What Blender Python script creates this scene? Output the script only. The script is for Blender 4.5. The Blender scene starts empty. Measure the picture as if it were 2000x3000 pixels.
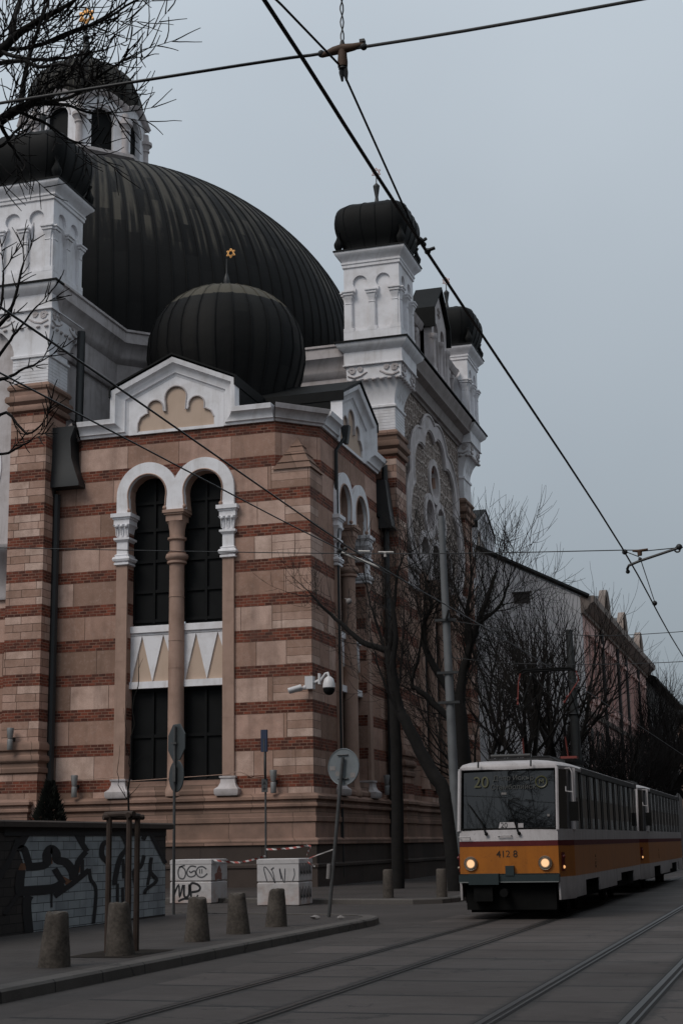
import bpy, bmesh, math, random
from mathutils import Vector, Matrix
from mathutils.geometry import tessellate_polygon
random.seed(7)
R = math.radians
PI = math.pi
scene = bpy.context.scene
COL = scene.collection

# ------------------------------------------------------------------ materials
class NM:
    def __init__(s, name):
        s.m = bpy.data.materials.new(name); s.m.use_nodes = True
        s.nt = s.m.node_tree; s.nt.nodes.clear()
        s.out = s.nt.nodes.new('ShaderNodeOutputMaterial')
        s.b = s.nt.nodes.new('ShaderNodeBsdfPrincipled')
        s.nt.links.new(s.b.outputs[0], s.out.inputs[0])
    def put(s, sock, v):
        if isinstance(v, bpy.types.NodeSocket): s.nt.links.new(v, sock)
        else:
            if isinstance(v, tuple) and len(v) == 3 and sock.type == 'RGBA': v = v + (1,)
            sock.default_value = v
    def n(s, t, ins=None, **kw):
        nd = s.nt.nodes.new('ShaderNode' + t)
        for k, v in kw.items(): setattr(nd, k, v)
        for k, v in (ins or {}).items(): s.put(nd.inputs[k], v)
        return nd
    def math(s, op, a, b=0.0, c=None):
        nd = s.n('Math', operation=op); s.put(nd.inputs[0], a); s.put(nd.inputs[1], b)
        if c is not None: s.put(nd.inputs[2], c)
        return nd.outputs[0]
    def mix(s, f, a, b, blend='MIX'):
        nd = s.n('Mix', data_type='RGBA', blend_type=blend)
        s.put(nd.inputs[0], f); s.put(nd.inputs[6], a); s.put(nd.inputs[7], b); return nd.outputs[2]
    def ramp(s, f, stops, interp='LINEAR'):
        nd = s.n('ValToRGB'); cr = nd.color_ramp; cr.interpolation = interp
        while len(cr.elements) < len(stops): cr.elements.new(0.5)
        for e, (p, c) in zip(cr.elements, stops):
            e.position = p; e.color = (c if isinstance(c, tuple) else (c, c, c)) + (1,)
        s.put(nd.inputs[0], f); return nd.outputs[0]
    def pos(s): return s.n('NewGeometry').outputs['Position']
    def obj(s): return s.n('TexCoord').outputs['Object']
    def xyz(s, v):
        nd = s.n('SeparateXYZ'); s.put(nd.inputs[0], v); return nd.outputs
    def vec(s, x, y, z=0.0):
        nd = s.n('CombineXYZ'); s.put(nd.inputs[0], x); s.put(nd.inputs[1], y); s.put(nd.inputs[2], z); return nd.outputs[0]
    def noise(s, v, scale, detail=4.0, rough=.55, col=False):
        nd = s.n('TexNoise', {'Scale': scale, 'Detail': detail, 'Roughness': rough})
        if v is not None: s.put(nd.inputs['Vector'], v)
        return nd.outputs[1 if col else 0]
    def vscale(s, v, k):
        nd = s.n('VectorMath', operation='MULTIPLY'); s.put(nd.inputs[0], v); nd.inputs[1].default_value = k; return nd.outputs[0]
    def bump(s, h, strength=.4, dist=.02):
        nd = s.n('Bump', {'Strength': strength, 'Distance': dist}); s.put(nd.inputs['Height'], h)
        s.put(s.b.inputs['Normal'], nd.outputs[0])
    def done(s, col, rough=.7, spec=.3, metal=0.0):
        s.put(s.b.inputs['Base Color'], col); s.put(s.b.inputs['Roughness'], rough)
        s.put(s.b.inputs['Specular IOR Level'], spec); s.put(s.b.inputs['Metallic'], metal)
        return s.m

def plain(name, col, rough=.7, spec=.3, metal=0.0, var=.25, scale=6.0, bump=0.0, world=True):
    a = NM(name); p = a.pos() if world else a.obj()
    f = a.noise(p, scale, 5)
    f2 = a.noise(p, scale * .17, 3)
    k = a.math('ADD', a.math('MULTIPLY', a.math('SUBTRACT', f, .5), var * 1.6), a.math('MULTIPLY', a.math('SUBTRACT', f2, .5), var * 1.6))
    k = a.math('ADD', k, 1.0)
    c = a.mix(1.0, tuple(col), a.vec(k, k, k), 'MULTIPLY')
    if bump: a.bump(f, bump, .01)
    return a.done(c, rough, spec, metal)

def wall_uv(a):
    p = a.pos(); x = a.xyz(p)
    return p, a.math('ADD', x[0], x[1]), x[2]

STONE1, STONE2, STONE3 = (.38, .24, .188), (.6, .44, .37), (.23, .142, .105)
def striped(name, narrow=False):
    a = NM(name); p, u, z = wall_uv(a)
    wob = a.math('MULTIPLY', a.math('SUBTRACT', a.noise(p, 3.0, 3), .5), .035)
    zz = a.math('ADD', z, wob)
    t = a.math('FRACT', a.math('DIVIDE', a.math('ADD', zz, -5.03 + 1.351 * 10), 1.351))
    isb = a.math('LESS_THAN', t, .335)
    # red brick courses
    bt = a.n('TexBrick', {'Scale': 1.0, 'Mortar Size': .012, 'Mortar Smooth': .25, 'Bias': -.1, 'Brick Width': .29, 'Row Height': .1126,
                          'Color1': (.21, .058, .034, 1), 'Color2': (.045, .017, .013, 1), 'Mortar': (.25, .15, .11, 1)}, offset=.5)
    a.put(bt.inputs['Vector'], a.vec(a.math('ADD', u, a.math('MULTIPLY', a.noise(p, 9, 2), .03)), a.math('ADD', z, -5.03 + 1.351 * 10), 0))
    # ashlar courses
    W = .85 if narrow else 1.62
    st = a.n('TexBrick', {'Scale': 1.0, 'Mortar Size': .011, 'Mortar Smooth': .1, 'Bias': .0, 'Brick Width': W, 'Row Height': 1.351 if not narrow else .3003,
                          'Color1': (0, 0, 0, 1), 'Color2': (1, 1, 1, 1), 'Mortar': (.5, .5, .5, 1)}, offset=.37, squash=1.35, squash_frequency=2)
    zs = a.math('ADD', z, -5.03 + 1.351 * 10) if not narrow else a.math('MULTIPLY', a.math('SUBTRACT', t, .335), 1.351)
    rowj = a.math('MULTIPLY', a.math('FLOOR', a.math('DIVIDE', a.math('ADD', zz, -5.03 + 1.351 * 10), 1.351)), .53)
    a.put(st.inputs['Vector'], a.vec(a.math('ADD', u, a.math('ADD', rowj, 31.3)), zs, 0))
    sc = a.ramp(st.outputs['Color'], [(0.0, STONE3), (.25, STONE1), (.45, (.33, .2, .15)), (.55, (.42, .268, .212)), (.75, (.5, .325, .262)), (1.0, STONE2)])
    if not narrow:      # quoins laid in three thin courses, in and out from block to block
        xx = a.xyz(p); dc = a.math('ADD', a.math('ABSOLUTE', a.math('SUBTRACT', xx[0], -16.907)), a.math('ABSOLUTE', a.math('SUBTRACT', xx[1], 52.8)))
        rowi = a.math('FLOOR', a.math('DIVIDE', a.math('ADD', zz, -5.03 + 1.351 * 10), 1.351))
        par = a.math('FRACT', a.math('MULTIPLY', rowi, .5))
        qm = a.math('LESS_THAN', dc, a.math('ADD', 1.0, a.math('MULTIPLY', par, 1.1)))
        cz = a.math('MULTIPLY', a.math('SUBTRACT', t, .335), 4.51)
        wq = a.n('TexWhiteNoise', noise_dimensions='2D'); a.put(wq.inputs['Vector'], a.vec(rowi, a.math('FLOOR', cz), 0))
        qc = a.ramp(wq.outputs[0], [(0.0, (.31, .195, .148)), (.5, (.42, .27, .212)), (1.0, STONE2)])
        qj = a.math('LESS_THAN', a.math('FRACT', cz), .06)
        qe = a.math('LESS_THAN', a.math('ABSOLUTE', a.math('SUBTRACT', dc, a.math('ADD', 1.0, a.math('MULTIPLY', par, 1.1)))), .014)
        sc = a.mix(qm, sc, a.mix(qj, qc, (.1, .062, .046))); sc = a.mix(qe, sc, (.085, .052, .038))
    blot = a.noise(p, 1.1, 6, .6)
    sc = a.mix(a.math('MULTIPLY', a.ramp(blot, [(.42, 0.0), (.7, 1.0)]), .55), sc, (.2, .122, .088))
    sc = a.mix(a.math('MULTIPLY', a.ramp(a.noise(p, 7, 6, .65), [(.5, 0.0), (.72, 1.0)]), .3), sc, (.5, .37, .32))
    sc = a.mix(a.math('MULTIPLY', a.ramp(a.noise(p, 30, 4, .7), [(.48, 0.0), (.6, 1.0)]), .27), sc, (.19, .12, .09))
    sc = a.mix(a.math('MULTIPLY', a.ramp(a.noise(p, 2.6, 7, .7), [(.5, 0.0), (.66, 1.0)]), .24), sc, (.2, .125, .092))
    sc = a.mix(st.outputs['Fac'], sc, (.085, .052, .038))
    bc = a.mix(a.math('MULTIPLY', a.ramp(a.noise(p, 1.6, 4), [(.42, 0.0), (.7, 1.0)]), .55), bt.outputs['Color'], (.07, .032, .025))
    c = a.mix(isb, sc, bc)
    # soot streaks running down from ledges
    sv = a.noise(a.vec(a.math('MULTIPLY', u, 1.6), a.math('MULTIPLY', z, .16), 0), 1.0, 5, .6)
    c = a.mix(a.math('MULTIPLY', a.ramp(sv, [(.5, 0.0), (.76, 1.0)]), .5), c, (.09, .062, .05))
    hgt = a.math('SUBTRACT', a.math('MULTIPLY', a.noise(p, 14, 5), .5), a.math('ADD', a.math('MULTIPLY', st.outputs['Fac'], .8), a.math('MULTIPLY', isb, a.math('MULTIPLY', bt.outputs['Fac'], .6))))
    a.bump(hgt, .5, .03)
    return a.done(c, .85, .2)

def ashlar(name, cols, w, h, mort=(.1, .07, .055), zoff=0.0, dirt=.5, dirtc=(.08, .058, .047)):
    a = NM(name); p, u, z = wall_uv(a)
    st = a.n('TexBrick', {'Scale': 1.0, 'Mortar Size': .012, 'Mortar Smooth': .1, 'Brick Width': w, 'Row Height': h,
                          'Color1': (0, 0, 0, 1), 'Color2': (1, 1, 1, 1), 'Mortar': (.5, .5, .5, 1)}, offset=.5, squash=1.3, squash_frequency=2)
    a.put(st.inputs['Vector'], a.vec(a.math('ADD', u, 50.2), a.math('ADD', z, zoff + 20 * h), 0))
    c = a.ramp(st.outputs['Color'], [(i / (len(cols) - 1), k) for i, k in enumerate(cols)])
    c = a.mix(a.math('MULTIPLY', a.ramp(a.noise(p, .9, 6, .6), [(.4, 0.0), (.72, 1.0)]), dirt), c, dirtc)
    c = a.mix(st.outputs['Fac'], c, mort)
    a.bump(a.math('SUBTRACT', a.math('MULTIPLY', a.noise(p, 12, 5), .5), st.outputs['Fac']), .45, .02)
    return a.done(c, .85, .2)

def painted(name, col, dirt=(.2, .17, .15), amt=.5, crack=True):
    a = NM(name); p, u, z = wall_uv(a)
    x = a.xyz(p)
    c = a.mix(a.math('MULTIPLY', a.ramp(a.noise(p, 1.3, 6, .62), [(.45, 0.0), (.8, 1.0)]), amt), col, dirt)
    sv = a.noise(a.vec(a.math('MULTIPLY', u, 3.0), a.math('MULTIPLY', z, .35), 0), 1.0, 6, .65)
    c = a.mix(a.math('MULTIPLY', a.ramp(sv, [(.52, 0.0), (.8, 1.0)]), amt), c, dirt)
    # grime lying in edges and on ledges (wear)
    c = a.mix(a.math('MULTIPLY', a.ramp(a.noise(p, 22, 4, .7), [(.62, 0.0), (.7, 1.0)]), .25), c, tuple(k * .5 for k in dirt))
    a.bump(a.noise(p, 18, 4), .12, .01)
    return a.done(c, .8, .25)

def dome_metal(name, cx, cy, nseam, zcap=None, zworn=None):
    """dark sheet roof: meridian panels with their own weathering, lap seams"""
    a = NM(name); p = a.pos(); x = a.xyz(p)
    ang = a.math('ARCTAN2', a.math('SUBTRACT', x[1], cy), a.math('SUBTRACT', x[0], cx))
    un = a.math('MULTIPLY', ang, nseam / (2 * PI))
    pid = a.math('FLOOR', un); uf = a.math('FRACT', un)
    lap = a.math('FLOOR', a.math('ADD', a.math('MULTIPLY', x[2], .55), a.math('MULTIPLY', pid, .37)))
    wn = a.n('TexWhiteNoise', noise_dimensions='2D'); a.put(wn.inputs['Vector'], a.vec(pid, lap, 0))
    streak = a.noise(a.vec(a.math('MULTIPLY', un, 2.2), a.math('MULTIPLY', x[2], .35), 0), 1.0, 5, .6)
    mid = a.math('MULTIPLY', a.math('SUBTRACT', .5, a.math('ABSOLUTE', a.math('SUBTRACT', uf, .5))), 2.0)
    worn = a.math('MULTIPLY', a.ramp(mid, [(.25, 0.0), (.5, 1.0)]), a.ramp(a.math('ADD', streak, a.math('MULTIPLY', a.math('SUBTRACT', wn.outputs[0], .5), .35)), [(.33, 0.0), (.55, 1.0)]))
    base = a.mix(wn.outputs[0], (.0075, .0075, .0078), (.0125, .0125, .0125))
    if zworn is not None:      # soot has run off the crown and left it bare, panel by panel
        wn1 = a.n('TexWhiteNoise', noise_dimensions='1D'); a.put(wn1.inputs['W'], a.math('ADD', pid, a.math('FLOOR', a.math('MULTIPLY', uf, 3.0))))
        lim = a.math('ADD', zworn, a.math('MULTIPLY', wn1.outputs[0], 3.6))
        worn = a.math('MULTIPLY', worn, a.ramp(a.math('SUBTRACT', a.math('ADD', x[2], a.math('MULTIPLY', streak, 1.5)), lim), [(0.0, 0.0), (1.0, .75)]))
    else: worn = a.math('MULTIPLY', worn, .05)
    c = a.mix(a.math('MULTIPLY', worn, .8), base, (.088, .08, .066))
    if zcap is not None:
        edge = a.math('ADD', x[2], a.math('MULTIPLY', a.math('SUBTRACT', a.noise(p, 4, 3), .5), .25))
        cap = a.math('GREATER_THAN', edge, zcap)
        c = a.mix(a.math('MULTIPLY', cap, a.math('ADD', .45, a.math('MULTIPLY', streak, .6))), c, (.1, .09, .07))
    a.bump(a.noise(p, 2.5, 4), .25, .06)
    return a.done(c, a.math('ADD', .55, a.math('MULTIPLY', streak, .2)), .1)

MAT = {}
MAT['striped'] = striped('striped brick and stone')
MAT['striped_narrow'] = striped('striped brick and thin stone', True)
MAT['plinth'] = ashlar('plinth sandstone', [(.2, .125, .095), (.27, .17, .13), (.3, .19, .15)], 1.9, 1.05, zoff=-1.72, dirt=.6)
MAT['plinth_dark'] = ashlar('dark base stone', [(.045, .035, .03), (.06, .046, .04), (.07, .052, .044)], 2.4, .8, mort=(.03, .022, .02), dirt=.4, dirtc=(.028, .022, .02))
MAT['tan'] = painted('tan dressed stone', (.36, .24, .19), (.17, .105, .075), .6)
MAT['white'] = painted('old white paint', (.75, .74, .765), (.36, .32, .29), .5)
MAT['white2'] = painted('weathered white stucco', (.5, .46, .46), (.2, .165, .145), .65)
MAT['greystucco'] = painted('grey relief stucco', (.3, .265, .255), (.12, .095, .085), .6)
MAT['cream'] = painted('cream plaster', (.5, .38, .3), (.36, .26, .19), .35)
MAT['roof'] = plain('dark roof sheet', (.0085, .0088, .009), .6, .1, var=.5, scale=2.0)
MAT['flash'] = plain('worn zinc edge', (.05, .05, .05), .5, .4, var=.5)
MAT['glass'] = plain('dark window glass', (.008, .0085, .009), .6, .1, var=.6, scale=1.5)
MAT['mull'] = plain('dark window bars', (.0085, .009, .0095), .7, .1)
MAT['gold'] = plain('dull gold', (.75, .4, .14), .45, .5, .6, var=.15)
MAT['copper'] = plain('faded gilt', (.42, .25, .2), .5, .5, .3, var=.15)
MAT['iron'] = plain('black iron', (.02, .021, .022), .5, .4)
MAT['bark'] = plain('bare bark', (.0095, .0085, .008), .9, .2, var=.7, scale=9, bump=.5)
MAT['twig'] = plain('bare twigs', (.013, .011, .01), .9, .2, var=.4, scale=3)
MAT['asphalt'] = None

# ------------------------------------------------------------------ mesh builder
ORG = {}
class MB:
    def __init__(s): s.v = []; s.f = []
    def add(s, vs, fs):
        o = len(s.v); s.v += [tuple(v) for v in vs]; s.f += [tuple(i + o for i in f) for f in fs]
    def box(s, x0, x1, y0, y1, z0, z1):
        s.add([(x0,y0,z0),(x1,y0,z0),(x1,y1,z0),(x0,y1,z0),(x0,y0,z1),(x1,y0,z1),(x1,y1,z1),(x0,y1,z1)],
              [(0,3,2,1),(4,5,6,7),(0,1,5,4),(1,2,6,5),(2,3,7,6),(3,0,4,7)])
    def prism(s, poly, vec, caps=True):
        n = len(poly); vec = Vector(vec); a = [Vector(p) for p in poly]; b = [p + vec for p in a]
        fs = [(i, (i+1) % n, n + (i+1) % n, n + i) for i in range(n)]
        s.add(a + b, fs)
        if caps:
            tri = tessellate_polygon([a])
            s.add(a, [tuple(t) for t in tri]); s.add(b, [tuple(reversed(t)) for t in tri])
    def rings(s, rings, cap0=True, cap1=True):
        n = len(rings[0]); o = len(s.v)
        for r in rings: s.v += [tuple(p) for p in r]
        for k in range(len(rings) - 1):
            for i in range(n):
                j = (i + 1) % n
                s.f.append((o+k*n+i, o+k*n+j, o+(k+1)*n+j, o+(k+1)*n+i))
        if cap0: s.f.append(tuple(o + i for i in reversed(range(n))))
        if cap1: s.f.append(tuple(o + (len(rings)-1)*n + i for i in range(n)))
    def lathe(s, c, prof, n=24, shape=None, rot=0.0, cap0=True, cap1=True):
        rs = []
        for r, z in prof:
            ring = []
            for i in range(n):
                t = 2*PI*i/n + rot; k = shape(t) if shape else 1.0
                ring.append((c[0] + r*k*math.cos(t), c[1] + r*k*math.sin(t), c[2] + z))
            rs.append(ring)
        s.rings(rs, cap0, cap1)
    def sq(s, c, prof):      # square stack: (half, z)
        s.rings([[(c[0]-h,c[1]-h,z),(c[0]+h,c[1]-h,z),(c[0]+h,c[1]+h,z),(c[0]-h,c[1]+h,z)] for h, z in prof])
    def rect(s, x0, x1, y0, y1, prof):   # rectangular stack: (grow, z)
        s.rings([[(x0-h,y0-h,z),(x1+h,y0-h,z),(x1+h,y1+h,z),(x0-h,y1+h,z)] for h, z in prof])
    def tube(s, pts, rad, n=6, cap=True):
        pts = [Vector(p) for p in pts]; m = len(pts)
        rad = rad if isinstance(rad, (list, tuple)) else [rad]*m
        rs = []; up = None
        for i, p in enumerate(pts):
            d = (pts[min(i+1,m-1)] - pts[max(i-1,0)])
            if d.length < 1e-9: d = Vector((0,0,1))
            d.normalize()
            if up is None: up = Vector((0,0,1)) if abs(d.z) < .9 else Vector((1,0,0))
            a = d.cross(up)
            if a.length < 1e-5: a = d.cross(Vector((.3,.9,.1)))
            a.normalize(); b = a.cross(d); up = b
            rs.append([p + (a*math.cos(2*PI*k/n) + b*math.sin(2*PI*k/n))*rad[i] for k in range(n)])
        s.rings(rs, cap, cap)
    def ball(s, c, r, n=10, m=6, sz=1.0):
        s.lathe(c, [(max(r*math.sin(PI*k/m), r*.02), -r*sz*math.cos(PI*k/m)) for k in range(m+1)], n)
    def torus(s, c, R_, r, axis, n=20, m=6):
        ax = Vector(axis).normalized(); t = Vector((0,0,1)) if abs(ax.z) < .9 else Vector((1,0,0))
        u = ax.cross(t).normalized(); w = ax.cross(u); o = len(s.v)
        for i in range(n):
            d = u*math.cos(2*PI*i/n) + w*math.sin(2*PI*i/n)
            for k in range(m):
                s.v.append(tuple(Vector(c) + d*(R_ + r*math.cos(2*PI*k/m)) + ax*(r*math.sin(2*PI*k/m))))
        for i in range(n):
            for k in range(m):
                s.f.append((o+i*m+k, o+((i+1)%n)*m+k, o+((i+1)%n)*m+(k+1)%m, o+i*m+(k+1)%m))
    def build(s, name, mat, parent=None, smooth=None, recalc=True, at=None):
        me = bpy.data.meshes.new(name)
        org = ORG.get(parent.name, Vector((0,0,0))) if parent else Vector(at or (0,0,0))
        me.from_pydata([tuple(Vector(v) - org) for v in s.v], [], s.f); me.update()
        if recalc:
            bm = bmesh.new(); bm.from_mesh(me)
            bmesh.ops.recalc_face_normals(bm, faces=bm.faces); bm.to_mesh(me); bm.free()
        me.materials.append(mat if isinstance(mat, bpy.types.Material) else MAT[mat])
        if smooth is not None:
            me.polygons.foreach_set('use_smooth', [True]*len(me.polygons))
            me.set_sharp_from_angle(angle=R(smooth))
        o = bpy.data.objects.new(name, me); COL.objects.link(o)
        if parent: o.parent = parent; ORG[o.name] = org
        else: o.location = org; ORG[o.name] = org
        return o

def thing(name, label, cat, loc=(0,0,0), group=None):
    o = bpy.data.objects.new(name, None); COL.objects.link(o); o.location = loc
    ORG[o.name] = Vector(loc); return tag(o, label, cat, group)
def tag(o, label, cat, group=None, kind=None):
    o['label'] = label; o['category'] = cat
    if group: o['group'] = group
    if kind: o['kind'] = kind
    return o
def struct(o): o['kind'] = 'structure'; return o
def copy_tree(o, parent=None):
    c = o.copy(); COL.objects.link(c)
    if parent: c.parent = parent
    for ch in list(o.children): copy_tree(ch, c)
    return c

class FR:                       # a facade: s along it, d outwards, z up
    def __init__(s, o, S, N): s.o = Vector(o); s.S = Vector(S); s.N = Vector(N)
    def P(s, a, d, z): return s.o + s.S*a + s.N*d + Vector((0,0,z))
    def box(s, mb, a0, a1, d0, d1, z0, z1):
        c = [s.P(a,d,z) for z in (z0,z1) for a,d in ((a0,d0),(a1,d0),(a1,d1),(a0,d1))]
        mb.add(c, [(0,3,2,1),(4,5,6,7),(0,1,5,4),(1,2,6,5),(2,3,7,6),(3,0,4,7)])
    def plate(s, mb, outline, holes=(), d0=0.0, d1=.1, back=False, sides=True, outer=True):
        loops = [list(outline)] + [list(h) for h in holes]
        vv = [Vector((a, z, 0)) for lp in loops for a, z in lp]
        tri = tessellate_polygon([[Vector((a,z,0)) for a,z in lp] for lp in loops])
        mb.add([s.P(v.x, d1, v.y) for v in vv], [tuple(t) for t in tri])
        if back: mb.add([s.P(v.x, d0, v.y) for v in vv], [tuple(t) for t in tri])
        if sides:
            for lp in (loops if outer else loops[1:]):
                n = len(lp)
                mb.add([s.P(a,d0,z) for a,z in lp] + [s.P(a,d1,z) for a,z in lp], [(i,(i+1)%n,n+(i+1)%n,n+i) for i in range(n)])
    def stack(s, mb, a0, a1, d0, d1, prof):   # rectangular stack grown by g at heights z
        mb.rings([[s.P(a0-g,d0-g if d0 > -5 else d0,z), s.P(a1+g,d0-g if d0 > -5 else d0,z), s.P(a1+g,d1+g,z), s.P(a0-g,d1+g,z)] for g, z in prof])
    def sweep(s, mb, path, prof, closed=False):
        """path in (s,z); profile of (offset to the left of the path, d)"""
        n = len(path); nor = []
        P2 = [Vector(p) for p in path]
        for i in range(n):
            ds = []
            if i > 0 or closed: ds.append((P2[i] - P2[i-1]).normalized())
            if i < n-1 or closed: ds.append((P2[(i+1) % n] - P2[i]).normalized())
            ns = [Vector((-d.y, d.x)) for d in ds]
            m = ns[0] if len(ns) == 1 else (ns[0] + ns[1])
            if len(ns) == 2:
                m = m.normalized(); m = m / max(.25, m.dot(ns[0]))
            nor.append(m)
        k = len(prof); o = len(mb.v)
        for i in range(n):
            for off, d in prof:
                q = P2[i] + nor[i]*off; mb.v.append(tuple(s.P(q.x, d, q.y)))
        for i in range(n if closed else n-1):
            j = (i+1) % n
            for t in range(k-1):
                mb.f.append((o+i*k+t, o+j*k+t, o+j*k+t+1, o+i*k+t+1))
        if not closed:
            mb.f.append(tuple(o+t for t in range(k))); mb.f.append(tuple(o+(n-1)*k+t for t in reversed(range(k))))

def plan_sweep(mb, path, prof):
    """path in plan (x,y) with outside on its right; profile of (outward offset, z)"""
    P2 = [Vector(p) for p in path]; n = len(P2); nor = []
    for i in range(n):
        ds = []
        if i > 0: ds.append((P2[i]-P2[i-1]).normalized())
        if i < n-1: ds.append((P2[i+1]-P2[i]).normalized())
        ns = [Vector((d.y, -d.x)) for d in ds]
        m = ns[0] if len(ns) == 1 else (ns[0]+ns[1]).normalized()
        if len(ns) == 2: m = m / max(.25, m.dot(ns[0]))
        nor.append(m)
    k = len(prof); o = len(mb.v)
    for i in range(n):
        for off, z in prof:
            q = P2[i] + nor[i]*off; mb.v.append((q.x, q.y, z))
    for i in range(n-1):
        for t in range(k-1):
            mb.f.append((o+i*k+t, o+(i+1)*k+t, o+(i+1)*k+t+1, o+i*k+t+1))
    mb.f.append(tuple(o+t for t in range(k))); mb.f.append(tuple(o+(n-1)*k+t for t in reversed(range(k))))

def arc(cx, cz, r, a0, a1, n=18):
    return [(cx + r*math.cos(R(a0 + (a1-a0)*i/n)), cz + r*math.sin(R(a0 + (a1-a0)*i/n))) for i in range(n+1)]
def ribbon(fr_, mb, pts, w, d, thick=.004):
    """flat brush stroke lying on a surface"""
    P2 = [Vector(p) for p in pts]; L = []; Rr = []
    for i in range(len(P2)):
        t = (P2[min(i+1,len(P2)-1)] - P2[max(i-1,0)]).normalized(); nn = Vector((-t.y, t.x))
        L.append(P2[i] + nn*w/2); Rr.append(P2[i] - nn*w/2)
    o = len(mb.v)
    for a, b in zip(L, Rr):
        mb.v += [tuple(fr_.P(a.x,d,a.y)), tuple(fr_.P(b.x,d,b.y))]
    for i in range(len(P2)-1): mb.f.append((o+2*i, o+2*i+1, o+2*i+3, o+2*i+2))
def smooth_pts(pts, k=3):
    P = [Vector(p) for p in pts]; out = []
    for i in range(len(P)-1):
        p0 = P[max(i-1,0)]; p1 = P[i]; p2 = P[i+1]; p3 = P[min(i+2,len(P)-1)]
        for j in range(k):
            t = j/k
            out.append(.5*((2*p1) + (p2-p0)*t + (2*p0-5*p1+4*p2-p3)*t*t + (3*p1-p0-3*p2+p3)*t**3))
    out.append(P[-1]); return out
def text_mesh(body, size, name, mat, parent, origin, xdir, zdir, align='CENTER', ext=.002):
    cu = bpy.data.curves.new(name, 'FONT'); cu.body = body; cu.size = size; cu.align_x = align; cu.align_y = 'CENTER'; cu.extrude = ext
    ob = bpy.data.objects.new(name + '_tmp', cu); COL.objects.link(ob)
    dg = bpy.context.evaluated_depsgraph_get(); me = bpy.data.meshes.new_from_object(ob.evaluated_get(dg))
    bpy.data.objects.remove(ob)
    X = Vector(xdir).normalized(); Z = Vector(zdir).normalized(); Nn = X.cross(Z)
    org = ORG[parent.name]
    me.transform(Matrix.Translation(Vector(origin) - org) @ Matrix((X, Z, Nn)).transposed().to_4x4())
    me.materials.clear(); me.materials.append(MAT[mat] if isinstance(mat, str) else mat)
    o = bpy.data.objects.new(name, me); COL.objects.link(o); o.parent = parent; ORG[o.name] = org
    return o
def star(mb, c, r, t, xd=(1,0,0), zd=(0,0,1)):
    X = Vector(xd); Z = Vector(zd); c = Vector(c)
    for off in (90, 270):
        p = [c + X*r*math.cos(R(off+120*k)) + Z*r*math.sin(R(off+120*k)) for k in range(3)]
        for k in range(3): mb.tube([p[k], p[(k+1) % 3]], t, 5)
# ------------------------------------------------------------------ synagogue
X0, Y0 = -16.907, 52.8
PC = (-22.4, 58.3)                     # centre of the near corner pavilion
DC = (-35.85, 71.6)                     # centre of the great dome
syn = thing('synagogue', 'striped brick and stone synagogue with white towers and great black dome', 'synagogue', (PC[0], PC[1], 0))

def capital(fr, mb, s0, s1, d0, d1, zb):
    """square capital with rolls, plain neck, flared leaf bell and abacus: 2 m high"""
    c0, c1 = s0, s1
    fr.stack(mb, c0, c1, d0, d1, [(.03,zb),(.08,zb+.03),(.08,zb+.1),(.03,zb+.13),(.11,zb+.17),(.14,zb+.25),(.11,zb+.33),(.05,zb+.36),(.07,zb+.42),(.0,zb+.46),(0,zb+.92),(.1,zb+1.02),(.1,zb+1.1),(.0,zb+1.12),(.01,zb+1.3),(.05,zb+1.5),(.14,zb+1.62),(.1,zb+1.63),(.1,zb+1.82),(.14,zb+1.84),(.14,zb+1.9),(.2,zb+1.91),(.2,zb+2.06)])
    # leaf lobes under the abacus
    n = 3
    for i in range(n):
        s = c0 - .08 + (c1 - c0 + .16)*(i+.5)/n
        mb.ball(fr.P(s, d1+.1, zb+1.56), .075, 8, 5)
        mb.tube([fr.P(s-.06,d1+.06,zb+1.5), fr.P(s-.045,d1+.03,zb+1.2), fr.P(s,d1+.03,zb+1.15), fr.P(s+.045,d1+.03,zb+1.2), fr.P(s+.06,d1+.06,zb+1.5)], .016, 5)

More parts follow.
